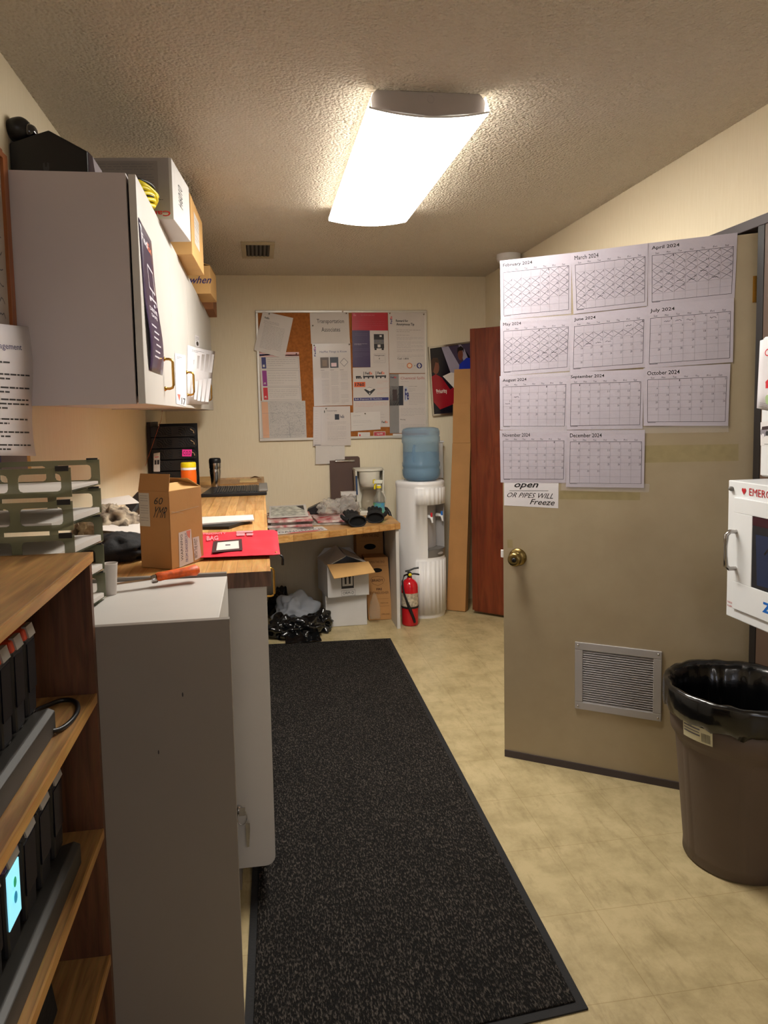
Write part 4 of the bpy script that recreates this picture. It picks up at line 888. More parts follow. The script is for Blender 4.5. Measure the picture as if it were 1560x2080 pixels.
# ---- things on top of the wall cabinets ----
ZT = WZ1+.001
def rbox(mb, p0, dx, dy, w, d, z0, z1):
    p0 = Vector(p0); a = Vector(dx).normalized()*w; b = Vector(dy).normalized()*d
    return mb.hexa([p0+Vector((0, 0, z0)), p0+a+Vector((0, 0, z0)), p0+a+b+Vector((0, 0, z0)), p0+b+Vector((0, 0, z0))], [p0+Vector((0, 0, z1)), p0+a+Vector((0, 0, z1)), p0+a+b+Vector((0, 0, z1)), p0+b+Vector((0, 0, z1))])
ca = Vector((-.263, 2.50, 0)); cd = Vector((.085, 1, 0)).normalized(); cl = Vector((-cd.y, cd.x, 0))
mb = MB(); rbox(mb, ca+cl*.33, -cl, cd, .33, .315, ZT, ZT+.200)
cx_ = mb.build('printer_carton', WCARD, bevel=.002); tag(cx_, 'white and grey printer carton standing upside down on the nearer wall cabinet', 'carton')
GBX = M('carton_grey_print', '#9b9492', .6)
s = Sheet.world([ca+cl*.33-cd*.0004+Vector((0, 0, ZT+.2)), ca-cd*.0004+Vector((0, 0, ZT+.2)), ca-cd*.0004+Vector((0, 0, ZT)), ca+cl*.33-cd*.0004+Vector((0, 0, ZT))], -cd, 0)
s.rect(.0, .0, .97, .90, GBX, .0001); s.rect(.1, .05, .86, .58, M('carton_panel', '#88817f', .6), .0003); s.para(.14, .08, .82, .55, 11, INKG, .0012, .05)
s.text('Canon', .66, .86, .97, .95, RED, .02, .0004, rot=180); s.para(.70, .66, .9, .74, 2, INK, .0016, 0); s.mb.build('carton_printing', s.mats, cx_)
s = Sheet.world([ca+cl*-.0004+Vector((0, 0, ZT+.2)), ca+cd*.315-cl*.0004+Vector((0, 0, ZT+.2)), ca+cd*.315-cl*.0004+Vector((0, 0, ZT)), ca-cl*.0004+Vector((0, 0, ZT))], -cl, 0)
s.text('H6010', .3, .26, .55, .62, INK, .01, .0003, rot=90); s.line(.12, .12, .12, .55, .001, INKG); s.mb.build('side_printing', s.mats, cx_)
for (p0, dr, w_, d_, h_, mt_, nm, lab) in (((-.250, 3.03, 0), (.03, 1, 0), .30, .44, .245, CARDL, 'flat_carton', 'tan cardboard carton on the wall cabinets right behind the printer carton'),
                                    ((-.240, 3.98, 0), (.05, 1, 0), .30, .30, .150, CARDL, 'marked_carton', 'small tan carton with handwriting on the wall cabinets'),
                                    ((-.262, 4.55, 0), (.0, 1, 0), .30, .38, .20, CARDD, 'brown_carton', 'dark brown carton on the wall cabinets in the far corner')):
    dr = Vector(dr).normalized(); cl_ = Vector((-dr.y, dr.x, 0)); p0 = Vector(p0); mb = MB(); rbox(mb, p0+cl_*w_, -cl_, dr, w_, d_, ZT, ZT+h_)
    o = mb.build(nm, mt_, bevel=.003); tag(o, lab, 'carton')
    if nm == 'flat_carton':
        s = Sheet.world([p0-cl_*.0004+dr*.1+Vector((0, 0, ZT+.20)), p0+dr*.28-cl_*.0004+Vector((0, 0, ZT+.20)), p0+dr*.28-cl_*.0004+Vector((0, 0, ZT+.07)), p0+dr*.1-cl_*.0004+Vector((0, 0, ZT+.07))], -cl_, .0003); s.para(.1, .1, .9, .9, 6, INKG, .002, .1)
        s.done('shipping_label', PAPERB, parent=o)
    if nm == 'marked_carton':
        s = Sheet.world([p0+cl_*w_-dr*.0004+Vector((0, 0, ZT+h_)), p0-dr*.0004+Vector((0, 0, ZT+h_)), p0-dr*.0004+Vector((0, 0, ZT)), p0+cl_*w_-dr*.0004+Vector((0, 0, ZT))], -dr, 0)
        s.text('top when', .30, .38, .98, .72, NAVY, .01, .0004, skew=.1); s.mb.build('handwriting', s.mats, o)
        mb = MB(); mb.prism([p0+Vector((0, .01, ZT+h_+.001)), p0+cl_*.1+Vector((0, .01, ZT+h_+.03)), p0+cl_*.1+dr*.28+Vector((0, 0, ZT+h_+.03)), p0+dr*.28+Vector((0, 0, ZT+h_+.001))], (0, 0, .003)); mb.build('flap', mt_, o)
# yellow cord coil
mb = MB(); mb.smooth = True; pth = []; rd = random.Random(4)
YC = Vector((-.372, 2.385, ZT+.010))
for k in range(6):
    mb.tube([YC+Vector((.060*math.cos(t)+.002*k, .09*math.sin(t)+.002*k, .009*k+.010*math.sin(t*2+k))) for t in np.linspace(0, 2*PI, 33)[:-1]], .0065, 8, closed=True)
o = mb.build('yellow_cord_coil', YEL); tag(o, 'coiled yellow cord lying on the nearer wall cabinet beside the printer carton', 'cord')
mb = MB(); mb.smooth = True; mb.tube([YC+Vector((.060*math.cos(t)+.004, .09*math.sin(t)+.006, .03+.010*math.sin(t*2))) for t in np.linspace(0, 2*PI, 33)[:-1]], .005, 8, closed=True); mb.tube([YC+Vector((.058*math.cos(t)+.004, .09*math.sin(t)+.006, .058)) for t in np.linspace(0, 2*PI, 33)[:-1]], .0045, 8, closed=True); mb.build('black_strands', BLK, o)
# black device with a rounded camera head
bd = thing('conference_device', (-.57, 2.2, ZT), 'black sloped electronic device with a rounded head on top of the nearest wall cabinet', 'device')
PB = [atY(x, y, 2.13) for x, y in ((-40, 334), (178, 336), (177, 307), (98, 264), (79, 270), (40, 283), (16, 290), (-40, 296))]
for p in PB[:2]: p.z = ZT
mb = MB(); mb.prism([(max(p.x, LX+.004), 2.13, p.z) for p in PB], (0, .14, 0)); mb.build('housing', BLK, bd, bevel=.003)
mb = MB(); q = [atY(x, y, 2.14) for x, y in ((177, 336), (195, 336), (188, 318), (177, 306))]; q[0].z = q[1].z = ZT; mb.prism([(p.x, 2.14, p.z) for p in q], (0, .12, 0)); mb.build('grey_end', M('device_grey', '#7a7076', .5), bd)
hc = atY(38, 266, 2.16); mb = MB(); mb.smooth = True
mb.grid(lambda i, j: hc+Vector((.038*math.sin(PI*j/14)*math.cos(2*PI*i/28)*1.0, .045*math.sin(PI*j/14)*math.sin(2*PI*i/28), .034*math.cos(PI*j/14)*(1+.12*math.cos(2*PI*i/28)))), 28, 15, cu=True)
hd2 = mb.build('camera_head', BLK, bd)
mb = MB(); mb.lathe([(.018, 0), (.020, .01), (.014, .018), (0, .02)], hc+Vector((.030, -.01, -.006)), 18, axis=(1, -.5, .1)); mb.build('lens', M('lens_gloss', '#1b1c22', .05, coat=1), hd2)
s = Sheet.world([(-.572, 2.1297, 2.16), (-.554, 2.1297, 2.16), (-.554, 2.1297, 2.135), (-.572, 2.1297, 2.135)], (0, -1, 0), 0)
GM = M('device_mark', '#38363c', .4)
s.poly([(.05, .1), (.3, .0), (.38, .5), (.62, .5), (.7, .0), (.95, .1), (.95, .8), (.7, 1), (.3, 1), (.05, .8)], GM, .0002); s.mb.build('emblem', s.mats, bd)

# ---- left wall: framed board and notice ----
fb = thing('framed_board', (LX+.01, 1.6, 1.65), 'wood framed board with handwriting on the left wall in front of the wall cabinet', 'board')
mb = MB(); mb.box(LX+.001, 1.25, 1.655, LX+.018, 2.000, 2.125); mb.build('board', M('board_white', '#b0a7a0', .4), fb)
mb = MB(); mb.box(LX+.001, 2.000, 1.64, LX+.026, 2.034, 2.14); mb.box(LX+.001, 1.25, 1.635, LX+.026, 2.000, 1.655); mb.box(LX+.001, 1.25, 2.125, LX+.026, 2.000, 2.145); mb.build('wood_frame', wood('frame_oak', '#7c4420', '#9c5c2c', (14, 14, 1), 3), fb)
s = Sheet.world([(LX+.0185, 1.30, 2.1), (LX+.0185, 1.99, 2.1), (LX+.0185, 1.99, 1.66), (LX+.0185, 1.30, 1.66)], (1, 0, 0), 0)
rd = random.Random(8)
for k in range(9):
    y_ = .15+.09*k; px, py = .6, y_
    for j in range(22): qx = px+.017; qy = y_+rd.uniform(-.02, .02); s.line(px, py, qx, qy, .003, PEN); px, py = qx, qy
s.mb.build('handwriting', s.mats, fb)
s = Sheet((LX+.052, 0, 0), (1, 0, 0), ((-90, 648), (57, 664), (74, 926), (-60, 925)), 0, .0004)
s.curl = lambda u, v: -.0+.006*math.sin(6*v)
s.text('Management', .30, .14, .82, .20, NAVY, .03)
for v, n in ((.27, 1), (.36, 2), (.46, 2), (.55, 3), (.70, 2), (.80, 2), (.90, 2)): s.para(.2, v, .93, v+.033*n, n, INK, .004, 0)
o = s.done('posted_notice', PAPER, 'white printed notice hanging from the framed board above the letter trays', 'paper', nseg=(2, 12))
mb = MB(); mb.box(LX+.027, 1.955, 1.628, LX+.0515, 1.985, 1.636); mb.build('clip', STEEL, o)
s = Sheet((LX+.002, 0, 0), (1, 0, 0), ((-60, 915), (60, 917), (64, 960), (-60, 960)), 0, .0004); s.rect(0, .1, .45, 1, NAVY); s.rect(.93, 0, 1, 1, CARDL)
s.done('grey_leaflet', M('leaflet_grey', '#6e6268', .5), 'dark grey leaflet on the left wall half hidden behind the letter trays', 'paper')

# ================================================================ LETTER TRAYS ON THE LOW CABINET
XF = -.391
OLI = [OLIVE, PAPERB]
def tray_wall(mb, y, z, x1, h=.061):
    xs = [-.640]; n = 2; holes = [(-.620, -.515), (-.495, x1-.020)]; zb, zt = z+.012, z+h-.012; t = .003
    mb.box(-.640, y, z, x1, y+t, zb); mb.box(-.640, y, zt, x1, y+t, z+h)
    px = -.640
    for a, b in holes:
        mb.box(px, y, zb, a, y+t, zt)
        r0 = .008
        for (cx_, cz_, sx, sz) in ((a, zb, 1, 1), (b, zb, -1, 1), (b, zt, -1, -1), (a, zt, 1, -1)):
            mb.prism([(cx_, y, cz_), (cx_+sx*r0, y, cz_), (cx_+sx*r0*.3, y, cz_+sz*r0*.3), (cx_, y, cz_+sz*r0)], (0, t, 0))
        px = b
    mb.box(px, y, zb, x1, y+t, zt)
TY0, TY1 = 1.535, 1.80
tr0 = None
for k in range(5):
    z = 1.0045+.0700*k; w_ = ('topmost of the five', 'second from the top', 'middle one', 'second from the bottom', 'bottom one')[4-k]
    t = thing('letter_tray', (-.5, 1.67, z), 'smoked olive letter tray, %s in the stack on the low cabinet' % w_, 'letter tray', 'stacked letter trays')
    mb = MB(); x1 = XF; tray_wall(mb, TY0, z+.004, x1); t1 = mb.build('side_wall', OLIVE, t)
    mb = MB(); tray_wall(mb, TY1, z+.004, x1); mb.build('side_wall', OLIVE, t)
    mb = MB(); mb.box(-.640, TY0+.003, z+.004, XF-.05, TY1, z+.007); mb.prism([(XF-.05, TY0+.003, z+.004), (XF-.03, TY0+.003, z+.004), (XF-.03, TY1, z+.004), (XF, TY1, z+.004), (XF, TY1-.01, z+.004), (XF-.05, TY0+.05, z+.004)], (0, 0, .003)); mb.build('tray_floor', OLIVE, t)
    mb = MB(); mb.box(XF-.03, TY1+.0005, z+.058, XF-.004, TY1+.004, z+.069); mb.build('stacking_clip', BLK, t); mb = MB(); mb.box(XF-.03, TY0-.002, z+.058, XF-.004, TY0+.0025, z+.069); mb.build('stacking_clip', BLK, t)
    mb = MB(); hgt = (.010, .012, .014, .012, .006)[k]
    mb.prism([(-.630, TY0+.008, z+.0075), (XF-.045, TY0+.008, z+.0075), (XF-.002, TY1-.012, z+.0075), (XF-.012, TY1-.004, z+.0075), (-.630, TY1-.004, z+.0075)], (0, 0, hgt))
    o = mb.build('paper_stack', PAPERB); tag(o, 'loose white papers in the %s letter tray of the stack' % w_.replace('topmost of the five', 'topmost').replace(' one', '').replace(' from the', ' highest from the' if False else ' from the'), 'papers', 'papers in the letter trays')
mb = MB(); mb.lathe([(.013, 0), (.0135, .001), (.019, .078), (.0198, .08), (.0188, .0805), (.0178, .078), (.0125, .004), (0, .004)], (-.388, 1.845, 1.0035), 28); o = mb.build('paper_cup', PAPERB); tag(o, 'small white paper cup beside the letter trays on the low cabinet', 'cup')

# long bladed tool with an orange handle, resting across the low cabinet and worktop edge
tt = thing('handled_blade', (-.25, 1.93, 1.013), 'long flat steel blade with a worn orange handle on the low cabinet', 'tool')
p0 = Vector((-.415, 1.855, 1.022)); p1 = Vector((-.285, 1.905, 1.024)); p2 = Vector((-.178, 1.945, 1.030)); dv = (p2-p1).normalized(); sv = Vector((-dv.y, dv.x, 0))
mb = MB(); mb.prism([p0-sv*.008, p1-sv*.010, p1+sv*.010, p0+sv*.012], (0, 0, .0015)); mb.build('blade', STEEL, tt)
mb = MB(); mb.smooth = True; L_ = (p2-p1).length
rs = [(.0, .009), (.008, .012), (.02, .011), (.05, .0125), (.08, .012), (L_-.008, .015), (L_, .009)]
mb.grid(lambda i, j: p1+dv*rs[j][0]+sv*(rs[j][1]*1.5*math.cos(2*PI*i/16))+Vector((0, 0, rs[j][1]*1.0*math.sin(2*PI*i/16)+.004)), 16, len(rs), cu=True); mb.build('handle', M('worn_orange', '#f0641c', .5, var=.2, vscale=60), tt)
mb = MB(); mb.smooth = True; mb.lathe([(.010, -.012), (.0115, -.008), (.0115, 0), (.010, .004)], p1, 16, axis=dv); mb.build('ferrule', STEEL, tt)

# ================================================================ THINGS ON THE LEFT WORKTOP
Z1 = CT+.0006
bk = thing('tall_cardboard_box', (-.28, 2.19, Z1), 'open brown cardboard box with white stickers standing on the near end of the worktop', 'box')
c0 = Vector((-.270, 2.115, 0)); e1 = Vector((-.106, .070, 0)).normalized(); e2 = Vector((-e1.y, e1.x, 0)); e2 = -e2 if e2.y < 0 else e2
wA, wB, hB = .115, .150, .232
cn = [c0, c0+e2*wB, c0+e2*wB+e1*wA, c0+e1*wA]; th_ = .003
mb = MB()
for i in range(4):
    a, b = cn[i], cn[(i+1) % 4]; d = (b-a).normalized(); nin = Vector((-d.y, d.x, 0))
    mb.prism([a+Vector((0, 0, Z1)), b+Vector((0, 0, Z1)), b+Vector((0, 0, Z1+hB)), a+Vector((0, 0, Z1+hB))], nin*th_)
mb.prism([p+Vector((0, 0, Z1)) for p in cn], (0, 0, .003)); mb.build('box_body', CARDD if False else CARD, bk, bevel=.0015)
def flap(a, b, out, rise, ln, mt_, taper=.012, nm='flap'):
    a = Vector(a); b = Vector(b); d = (b-a).normalized(); o_ = Vector(out).normalized()*ln+Vector((0, 0, rise)); n_ = d.cross(o_).normalized()*.002
    mb = MB(); mb.prism([a, b, b+o_-d*taper, a+o_+d*taper], n_); return mb.build(nm, mt_, bk)
zt = Z1+hB
flap(cn[0]+Vector((0, 0, zt)), cn[3]+Vector((0, 0, zt)), e2*.35+Vector((0, 0, 0)), .050, .010, CARD, .002)
flap(cn[1]+Vector((0, 0, zt)), cn[0]+Vector((0, 0, zt)), e1, .018, .045, CARDL, .012)
flap(cn[2]+Vector((0, 0, zt)), cn[1]+Vector((0, 0, zt)), -e2, .03, .05, CARDL, .01)
flap(cn[3]+Vector((0, 0, zt)), cn[2]+Vector((0, 0, zt)), -e1, .012, .05, CARD, .01)
s = Sheet.world([c0+e1*wA+Vector((0, 0, Z1+hB)), c0+Vector((0, 0, Z1+hB)), c0+Vector((0, 0, Z1)), c0+e1*wA+Vector((0, 0, Z1))], -e2, 0)
s.c = [p-e2*.0005 for p in s.c]
s.rect(.02, .03, .36, .46, M('sticker_kraft_white', '#c4bcae', .6), .0002); s.para(.06, .05, .32, .43, 12, INKG, .0010, .1)
s.text('GO', .66, .07, .88, .13, INK, .0, .0003, rot=-90) if False else s.text('60', .50, .08, .78, .17, INK, .0, .0003, skew=.2); s.text('YMR', .42, .20, .86, .34, INK, .0, .0003, skew=.3)
s.mb.build('sticker', s.mats, bk)
s = Sheet.world([c0+Vector((0, 0, Z1+hB)), c0+e2*wB+Vector((0, 0, Z1+hB)), c0+e2*wB+Vector((0, 0, Z1)), c0+Vector((0, 0, Z1))], -e1, 0)
s.c = [p-e1*.0005 for p in s.c]
LW = M('tape_label_white', '#c9bcb8', .4)
s.poly([(.24, .55), (.62, .54), (.66, .98), (.22, 1.0)], LW, .0002); s.poly([(.66, .66), (.86, .66), (.92, .95), (.70, .97)], LW, .0002)
s.text('WARNING', .28, .58, .35, .92, INK, .02, .0004, rot=90); s.text('FROM DANGEROUS', .42, .57, .50, .95, NAVY, .01, .0004, rot=90); s.poly([(.47, .55), (.6, .55), (.57, .66), (.50, .62)], M('salmon_print'), .0005); s.text('WITH THE WEST', .70, .68, .80, .94, INK, .01, .0004, rot=90)
s.line(.05, .28, .9, .26, .0015, M('crease_line', '#b39a80', .5), .0003); s.line(.05, .26, .4, .31, .001, M('crease_line'), .0003); s.mb.build('packing_labels', s.mats, bk)

# red zip pouch with window and pull
rp4 = [atZ(x, y, 1.012) for x, y in ((396, 1083), (563, 1077), (569, 1126), (396, 1133))]
pu = thing('red_zip_pouch', (-.1, 2.5, Z1), 'red vinyl zip pouch with a label window lying across the worktop edge', 'pouch')
s = Sheet.world(rp4, (0, 0, 1), .0); mb = MB()
def pf_(i, j, t):
    u, v = i/24, j/14; e = min(1, 6*u*(1-u)*4)*min(1, 5*v*(1-v)*4); z = (.006 if t else -.0105)*e+(.0035*mnoise.noise(Vector((u*7, v*4, 0)))*e if t else 0)
    return s.L(u, v)+Vector((0, 0, z if t else max(z, -.0108)))
mb.smooth = True; mb.grid(lambda i, j: pf_(i, j, 1), 25, 15); mb.grid(lambda i, j: pf_(i, j, 0), 25, 15); mb.build('pouch_body', REDF, pu)
s.c = [p+Vector((0, 0, .0095)) for p in s.c]
s.poly([(.22, .52), (.56, .46), (.56, .90), (.20, .95)], M('window_border', '#3a1218', .5), .0002); s.poly([(.27, .58), (.52, .54), (.52, .84), (.25, .88)], PAPERB, .0006); s.rect(.36, .67, .42, .72, INKG, .0009)
PK = M('faded_print_pink', '#e88890', .5); s.text('PRIORITY', .10, .13, .38, .22, PK, .02, .0003); s.text('BAG', .14, .28, .28, .48, PK, .03, .0003); s.rect(.50, .10, .70, .18, PK, .0003); s.rect(.50, .20, .60, .32, PK, .0003); s.rect(.62, .22, .70, .32, PK, .0003)
s.mb.build('window_and_print', s.mats, pu)
mb = MB(); mb.smooth = True; e_ = rp4[2]+Vector((.001, .004, -.004)); mb.tube([e_, e_+Vector((.006, -.004, -.004)), e_+Vector((.007, -.005, -.014)), e_+Vector((.006, -.005, -.03))], [.003, .004, .0045, .0045], 8); mb.build('zip_pull', BLK, pu)
mb = MB(); mb.lathe([(.004, 0), (.004, .002), (.002, .003)], rp4[2]+Vector((-.012, .02, .002)), 12); mb.build('rivet', BRASS, pu)

# folder and white papers
fp = [atZ(x, y, 1.003) for x, y in ((400, 1054), (505, 1052), (508, 1060), (465, 1074), (400, 1075))]
mb = MB(); mb.prism([(p.x, p.y, Z1) for p in fp], (0, 0, .012)); o = mb.build('black_folder', BLK, bevel=.001); tag(o, 'black folder under white papers in the middle of the worktop', 'folder')
fp = [atZ(x, y, 1.016) for x, y in ((402, 1052), (514, 1047), (516, 1057), (402, 1066))]
mb = MB(); mb.prism([(p.x, p.y, 1.0135) for p in fp], (0, 0, .006)); o = mb.build('white_papers', PAPERB); tag(o, 'white papers lying on the black folder on the worktop', 'papers')

# keyboard-like black device
kb = thing('black_keyboard', (-.15, 4.2, Z1), 'black keyboard in a case lying near the far end of the left worktop', 'keyboard')
kx0, kx1, ky0, ky1 = -.335, .026, 3.98, 4.36
mb = MB(); mb.prism([(kx0, ky0, Z1), (kx1, ky0, Z1), (kx1, ky1, Z1), (kx0+.03, ky1, Z1)], (0, 0, .020)); mb.build('case', BLK, kb, bevel=.004)
mb = MB()
for k in range(18): x = kx0+.07+k*.0135; mb.box(x, ky0+.02, Z1+.0201, x+.010, ky1-.03, Z1+.026)
mb.build('ribbed_top', M('key_grey', '#2c2b2d', .5), kb)
mb = MB(); mb.box(kx1-.045, ky0-.003, Z1+.0203, kx1+.006, ky1, Z1+.034); mb.build('grey_cap', DGREYP, kb, bevel=.005)

tu = thing('travel_tumbler', (-.283, 4.46, Z1), 'stainless steel travel tumbler standing by the black keyboard', 'tumbler')
tx = Vector((-.283, 4.46, Z1)); mb = MB(); mb.lathe([(.024, 0), (.026, .004), (.029, .06), (.034, .10), (.0345, .115), (.032, .12), (.035, .125), (.036, .155), (.035, .172)], tx, 32, capt=True); b_ = mb.build('cup_body', STEEL, tu)
mb = MB(); mb.lathe([(.036, .158), (.0365, .160), (.0365, .176), (.033, .186), (.028, .188), (.028, .182), (0, .182)], tx, 32); mb.build('lid', BLK, tu)

oc = thing('wipes_canister', (-.398, 4.0, Z1), 'orange canister with yellow lid standing behind the brown box', 'canister')
ox = Vector((-.398, 4.0, Z1)); mb = MB(); mb.lathe([(.040, 0), (.042, .004), (.042, .145), (.0385, .160)], ox, 32); b_ = mb.build('canister_body', ORP, oc)
mb = MB(); mb.lathe([(.0415, .155), (.0415, .168), (.0, .1685)], ox, 32); mb.build('white_ring', WHITEP, oc)
mb = MB(); mb.lathe([(.0415, .1687), (.0415, .190), (.038, .196), (0, .197)], ox, 32); mb.build('lid', YEL, oc)
mb = MB(); mb.grid(lambda i, j: ox+Vector((.0426*math.cos(-1.0+i*.12), .0426*math.sin(-1.0+i*.12), (.0, .075)[j]+.006)), 8, 2); mb.build('label', M('label_purple', '#4a1c4e', .5), oc)

# black tower of letter trays with wave pattern
tw = thing('black_letter_tray_tower', (-.49, 4.3, Z1), 'tall black letter tray tower with wave cut sides at the far end of the worktop', 'letter tray')
X0, X1, YB0, YB1 = -.628, -.372, 4.26, 4.60
mb = MB(); mb.box(X0, YB1-.004, Z1, X1-.02, YB1, Z1+.405); mb.build('back_panel', BLK, tw)
for k in range(6):
    z = Z1+.066*k+.002; mb = MB()
    mb.box(X0, YB0, z, X1-.03, YB1, z+.003); mb.box(X0, YB0, z+.003, X0+.004, YB1, z+.060)
    # front-facing wave pattern: frame with raised arcs
    mb.box(X0, YB0-.003, z, X1-.045, YB0, z+.060); f0 = [(X1-.045, z), (X1-.012, z), (X1-.001, z+.012), (X1-.003, z+.036), (X1-.018, z+.054), (X1-.045, z+.061)]
    mb.prism([(x, YB0-.003, zz) for x, zz in f0], (0, .003, 0)); tp = mb.build('tray', BLK, tw)
    mb = MB(); mb.smooth = True
    for cx__, sgn in ((X0+.03, 1), (X0+.155, 1)):
        for rr__ in (.014, .026, .038, .050):
            mb.tube([(cx__+rr__*math.cos(t), YB0-.004, z+.004+min(rr__*math.sin(t), .052)) for t in np.linspace(.05, PI/2, 8)], .0022, 6)
            mb.tube([(cx__+.085-rr__*math.cos(t), YB0-.004, z+.056-min(rr__*math.sin(t), .05)) for t in np.linspace(.05, PI/2, 8)], .0022, 6)
    mb.build('wave_ribs', BLKM, tp)
    mb = MB(); mb.prism([(X1-.030, YB0-.0034, z+.046), (X1-.012, YB0-.0034, z+.030), (X1-.010, YB0-.0034, z+.018), (X1-.0145, YB0-.0034, z+.018), (X1-.018, YB0-.0034, z+.030), (X1-.034, YB0-.0034, z+.042)], (0, .0003, 0)); mb.build('slot', M('slot_tan', '#a98a64', .7), tp)
s = Sheet((0, YB0-.0065, 0), (0, -1, 0), ((370, 913), (390, 913), (389, 927), (370, 927)), 0, .001); s.text('C.O.D', .1, .2, .9, .8, M('cod_dark', '#7a1050', .5), .02, .0005)
s.done('cod_sticker', PINK, 'small pink C.O.D sticker on the black letter tray tower', 'sticker')
s = Sheet((0, YB0-.0075, 0), (0, -1, 0), ((312, 921), (325, 919), (325, 958), (312, 958)), 0, .0006); s.rect(.2, .2, .8, .24, RED); s.rect(.15, .38, .45, .62, INK); s.rect(.55, .38, .9, .62, INK)
s.done('hanging_tag', PAPERB, 'white printed tag hanging on the left of the black tray tower', 'tag')
mb = MB(); mb.box(LX+.004, 4.30, Z1, LX+.024, 4.62, 1.42); o = mb.build('dark_binder', DGREYP if False else M('binder_dark', '#2c2624', .6)); tag(o, 'dark narrow binder standing between the left wall and the tray tower', 'binder')
a_ = atY(328, 851, 4.2); b_ = atY(318, 880, 4.2); mb = MB(); mb.smooth = True; mb.tube([b_-(a_-b_)*3.6, b_, a_, Vector((a_.x+.004, 4.22, 1.486))], .0012, 6); o = mb.build('copper_wire', M('copper', '#c86a48', .35, 1)); tag(o, 'thin copper coloured wire hanging under the wall cabinet before the tray tower', 'wire')

# stacked clipboards at the far end
for k, (mt_, dx, dz) in enumerate(((wood('hardboard', '#8c6236', '#b08048', (14, 3, 14), 3), 0, 0), (M('clip_pad', '#d6b880', .7), .06, .005))):
    x0, x1, y0, y1 = (-.30, .0, 4.66, 5.0) if k == 0 else (-.145, -.03, 4.74, 4.90)
    if k == 0:
        mb = MB(); mb.box(x0, y0, Z1, x1, y1, Z1+.004); o = mb.build('wooden_clipboard', mt_); tag(o, 'wooden clipboard lying at the far end of the left worktop', 'clipboard')
        mb = MB(); mb.smooth = True; mb.grid(lambda i, j: Vector((-.085+.08*i/10, 4.93+.02*j, Z1+.006+.022*math.sin(PI*i/10)*(1-j*.3))), 11, 3); mb.build('clip', ABRASS, o)
    else:
        mb = MB(); mb.box(x0, y0, Z1+.0045, x1, y1, Z1+.014); o = mb.build('note_pad', mt_); tag(o, 'pale note pad lying on the wooden clipboard', 'pad')
mb = MB(); mb.box(-.56, 4.70, Z1, -.32, 5.12, Z1+.02); o = mb.build('paper_tray_stack', CARDL); tag(o, 'flat kraft envelopes behind the tray tower on the worktop', 'envelopes')

# clutter between trays and box
mb = blob((-.465, 2.34, 1.030), (.105, .10, .050), .25, 1.6, 3); o = mb.build('black_bag', BLKM); tag(o, 'black soft bag slumped on the worktop left of the brown box', 'bag')
mb = blob((-.545, 2.62, 1.06), (.10, .12, .075), .35, 2.2, 9, rot=.3); o = mb.build('floral_cloth', M('patterned_cloth', '#4a3c30', .8, var=.4, vscale=25, col2='#b8a890')); tag(o, 'rumpled brown patterned cloth behind the black bag on the worktop', 'cloth')
pa, pb = atY(252, 1052, 2.9), atY(290, 1010, 3.1)
mb = MB(); mb.hexa([pa+Vector((-.04, -.01, -.022)), pa+Vector((.02, -.02, -.03)), pb+Vector((.03, 0, -.03)), pb+Vector((-.02, 0, -.03))], [pa+Vector((-.04, 0, .008)), pa+Vector((.02, 0, .0)), pb+Vector((.03, 0, .03)), pb+Vector((-.02, 0, .03))]); o = mb.build('black_stapler', BLK, bevel=.008); tag(o, 'black hand tool propped on papers left of the brown box', 'stapler')
for k, (cs, z, lb) in enumerate(((((203, 1015), (262, 1006), (284, 1022), (205, 1030)), 1.075, 'upper white envelope sticking out behind the letter trays'), (((206, 1055), (288, 1060), (286, 1084), (208, 1078)), 1.085, 'lower white paper lying on the patterned cloth'))):
    pts = [atY(x, y, (3.0, 3.05, 2.75, 2.7)[i] if k == 0 else (2.62, 2.62, 2.42, 2.42)[i]) for i, (x, y) in enumerate(cs)]
    s = Sheet.world(pts, (0, 0, 1), .001); s.para(.1, .3, .8, .7, 3, INKL, .001, .2); s.done('loose_paper', PAPERB, lb, 'paper')
mb = MB(); mb.box(-.655, 2.80, Z1, -.50, 3.3, 1.05); o = mb.build('paper_pile', PAPERB, bevel=.004); tag(o, 'pile of papers against the left wall on the worktop', 'papers')

# ================================================================ THINGS ON THE LOWER DESK
D0 = DZ+.0006
def slab(x0, y0, x1, y1, z, th, seed, amp=.004, rot=0):
    mb = MB(); cx_, cy_ = (x0+x1)/2, (y0+y1)/2; c, s_ = math.cos(rot), math.sin(rot)
    def P(i, j, t):
        u, v = i/16, j/10; x, y = x0+(x1-x0)*u-cx_, y0+(y1-y0)*v-cy_
        return Vector((cx_+x*c-y*s_, cy_+x*s_+y*c, z+t+amp*(.5+.5*math.sin(u*5+seed)*math.cos(v*4+seed*2))*(1 if t else 1)))
    mb.smooth = True; mb.grid(lambda i, j: P(i, j, th), 17, 11); mb.grid(lambda i, j: P(i, j, 0), 17, 11)
    mb.smooth = False
    for (a, b) in (((0, 0), (16, 0)), ((16, 0), (16, 10)), ((16, 10), (0, 10)), ((0, 10), (0, 0))):
        n = 16; mb.grid(lambda i, j: P(a[0]+(b[0]-a[0])*i/n, a[1]+(b[1]-a[1])*i/n, th*j), n+1, 2)
    return mb
NEWS = M('placard_print', '#b8b0a6', .5, var=.35, vscale=14, col2='#5a4c48'); REDPL = M('placard_red', '#a82430', .45, var=.3, vscale=18, col2='#d8ccc4')
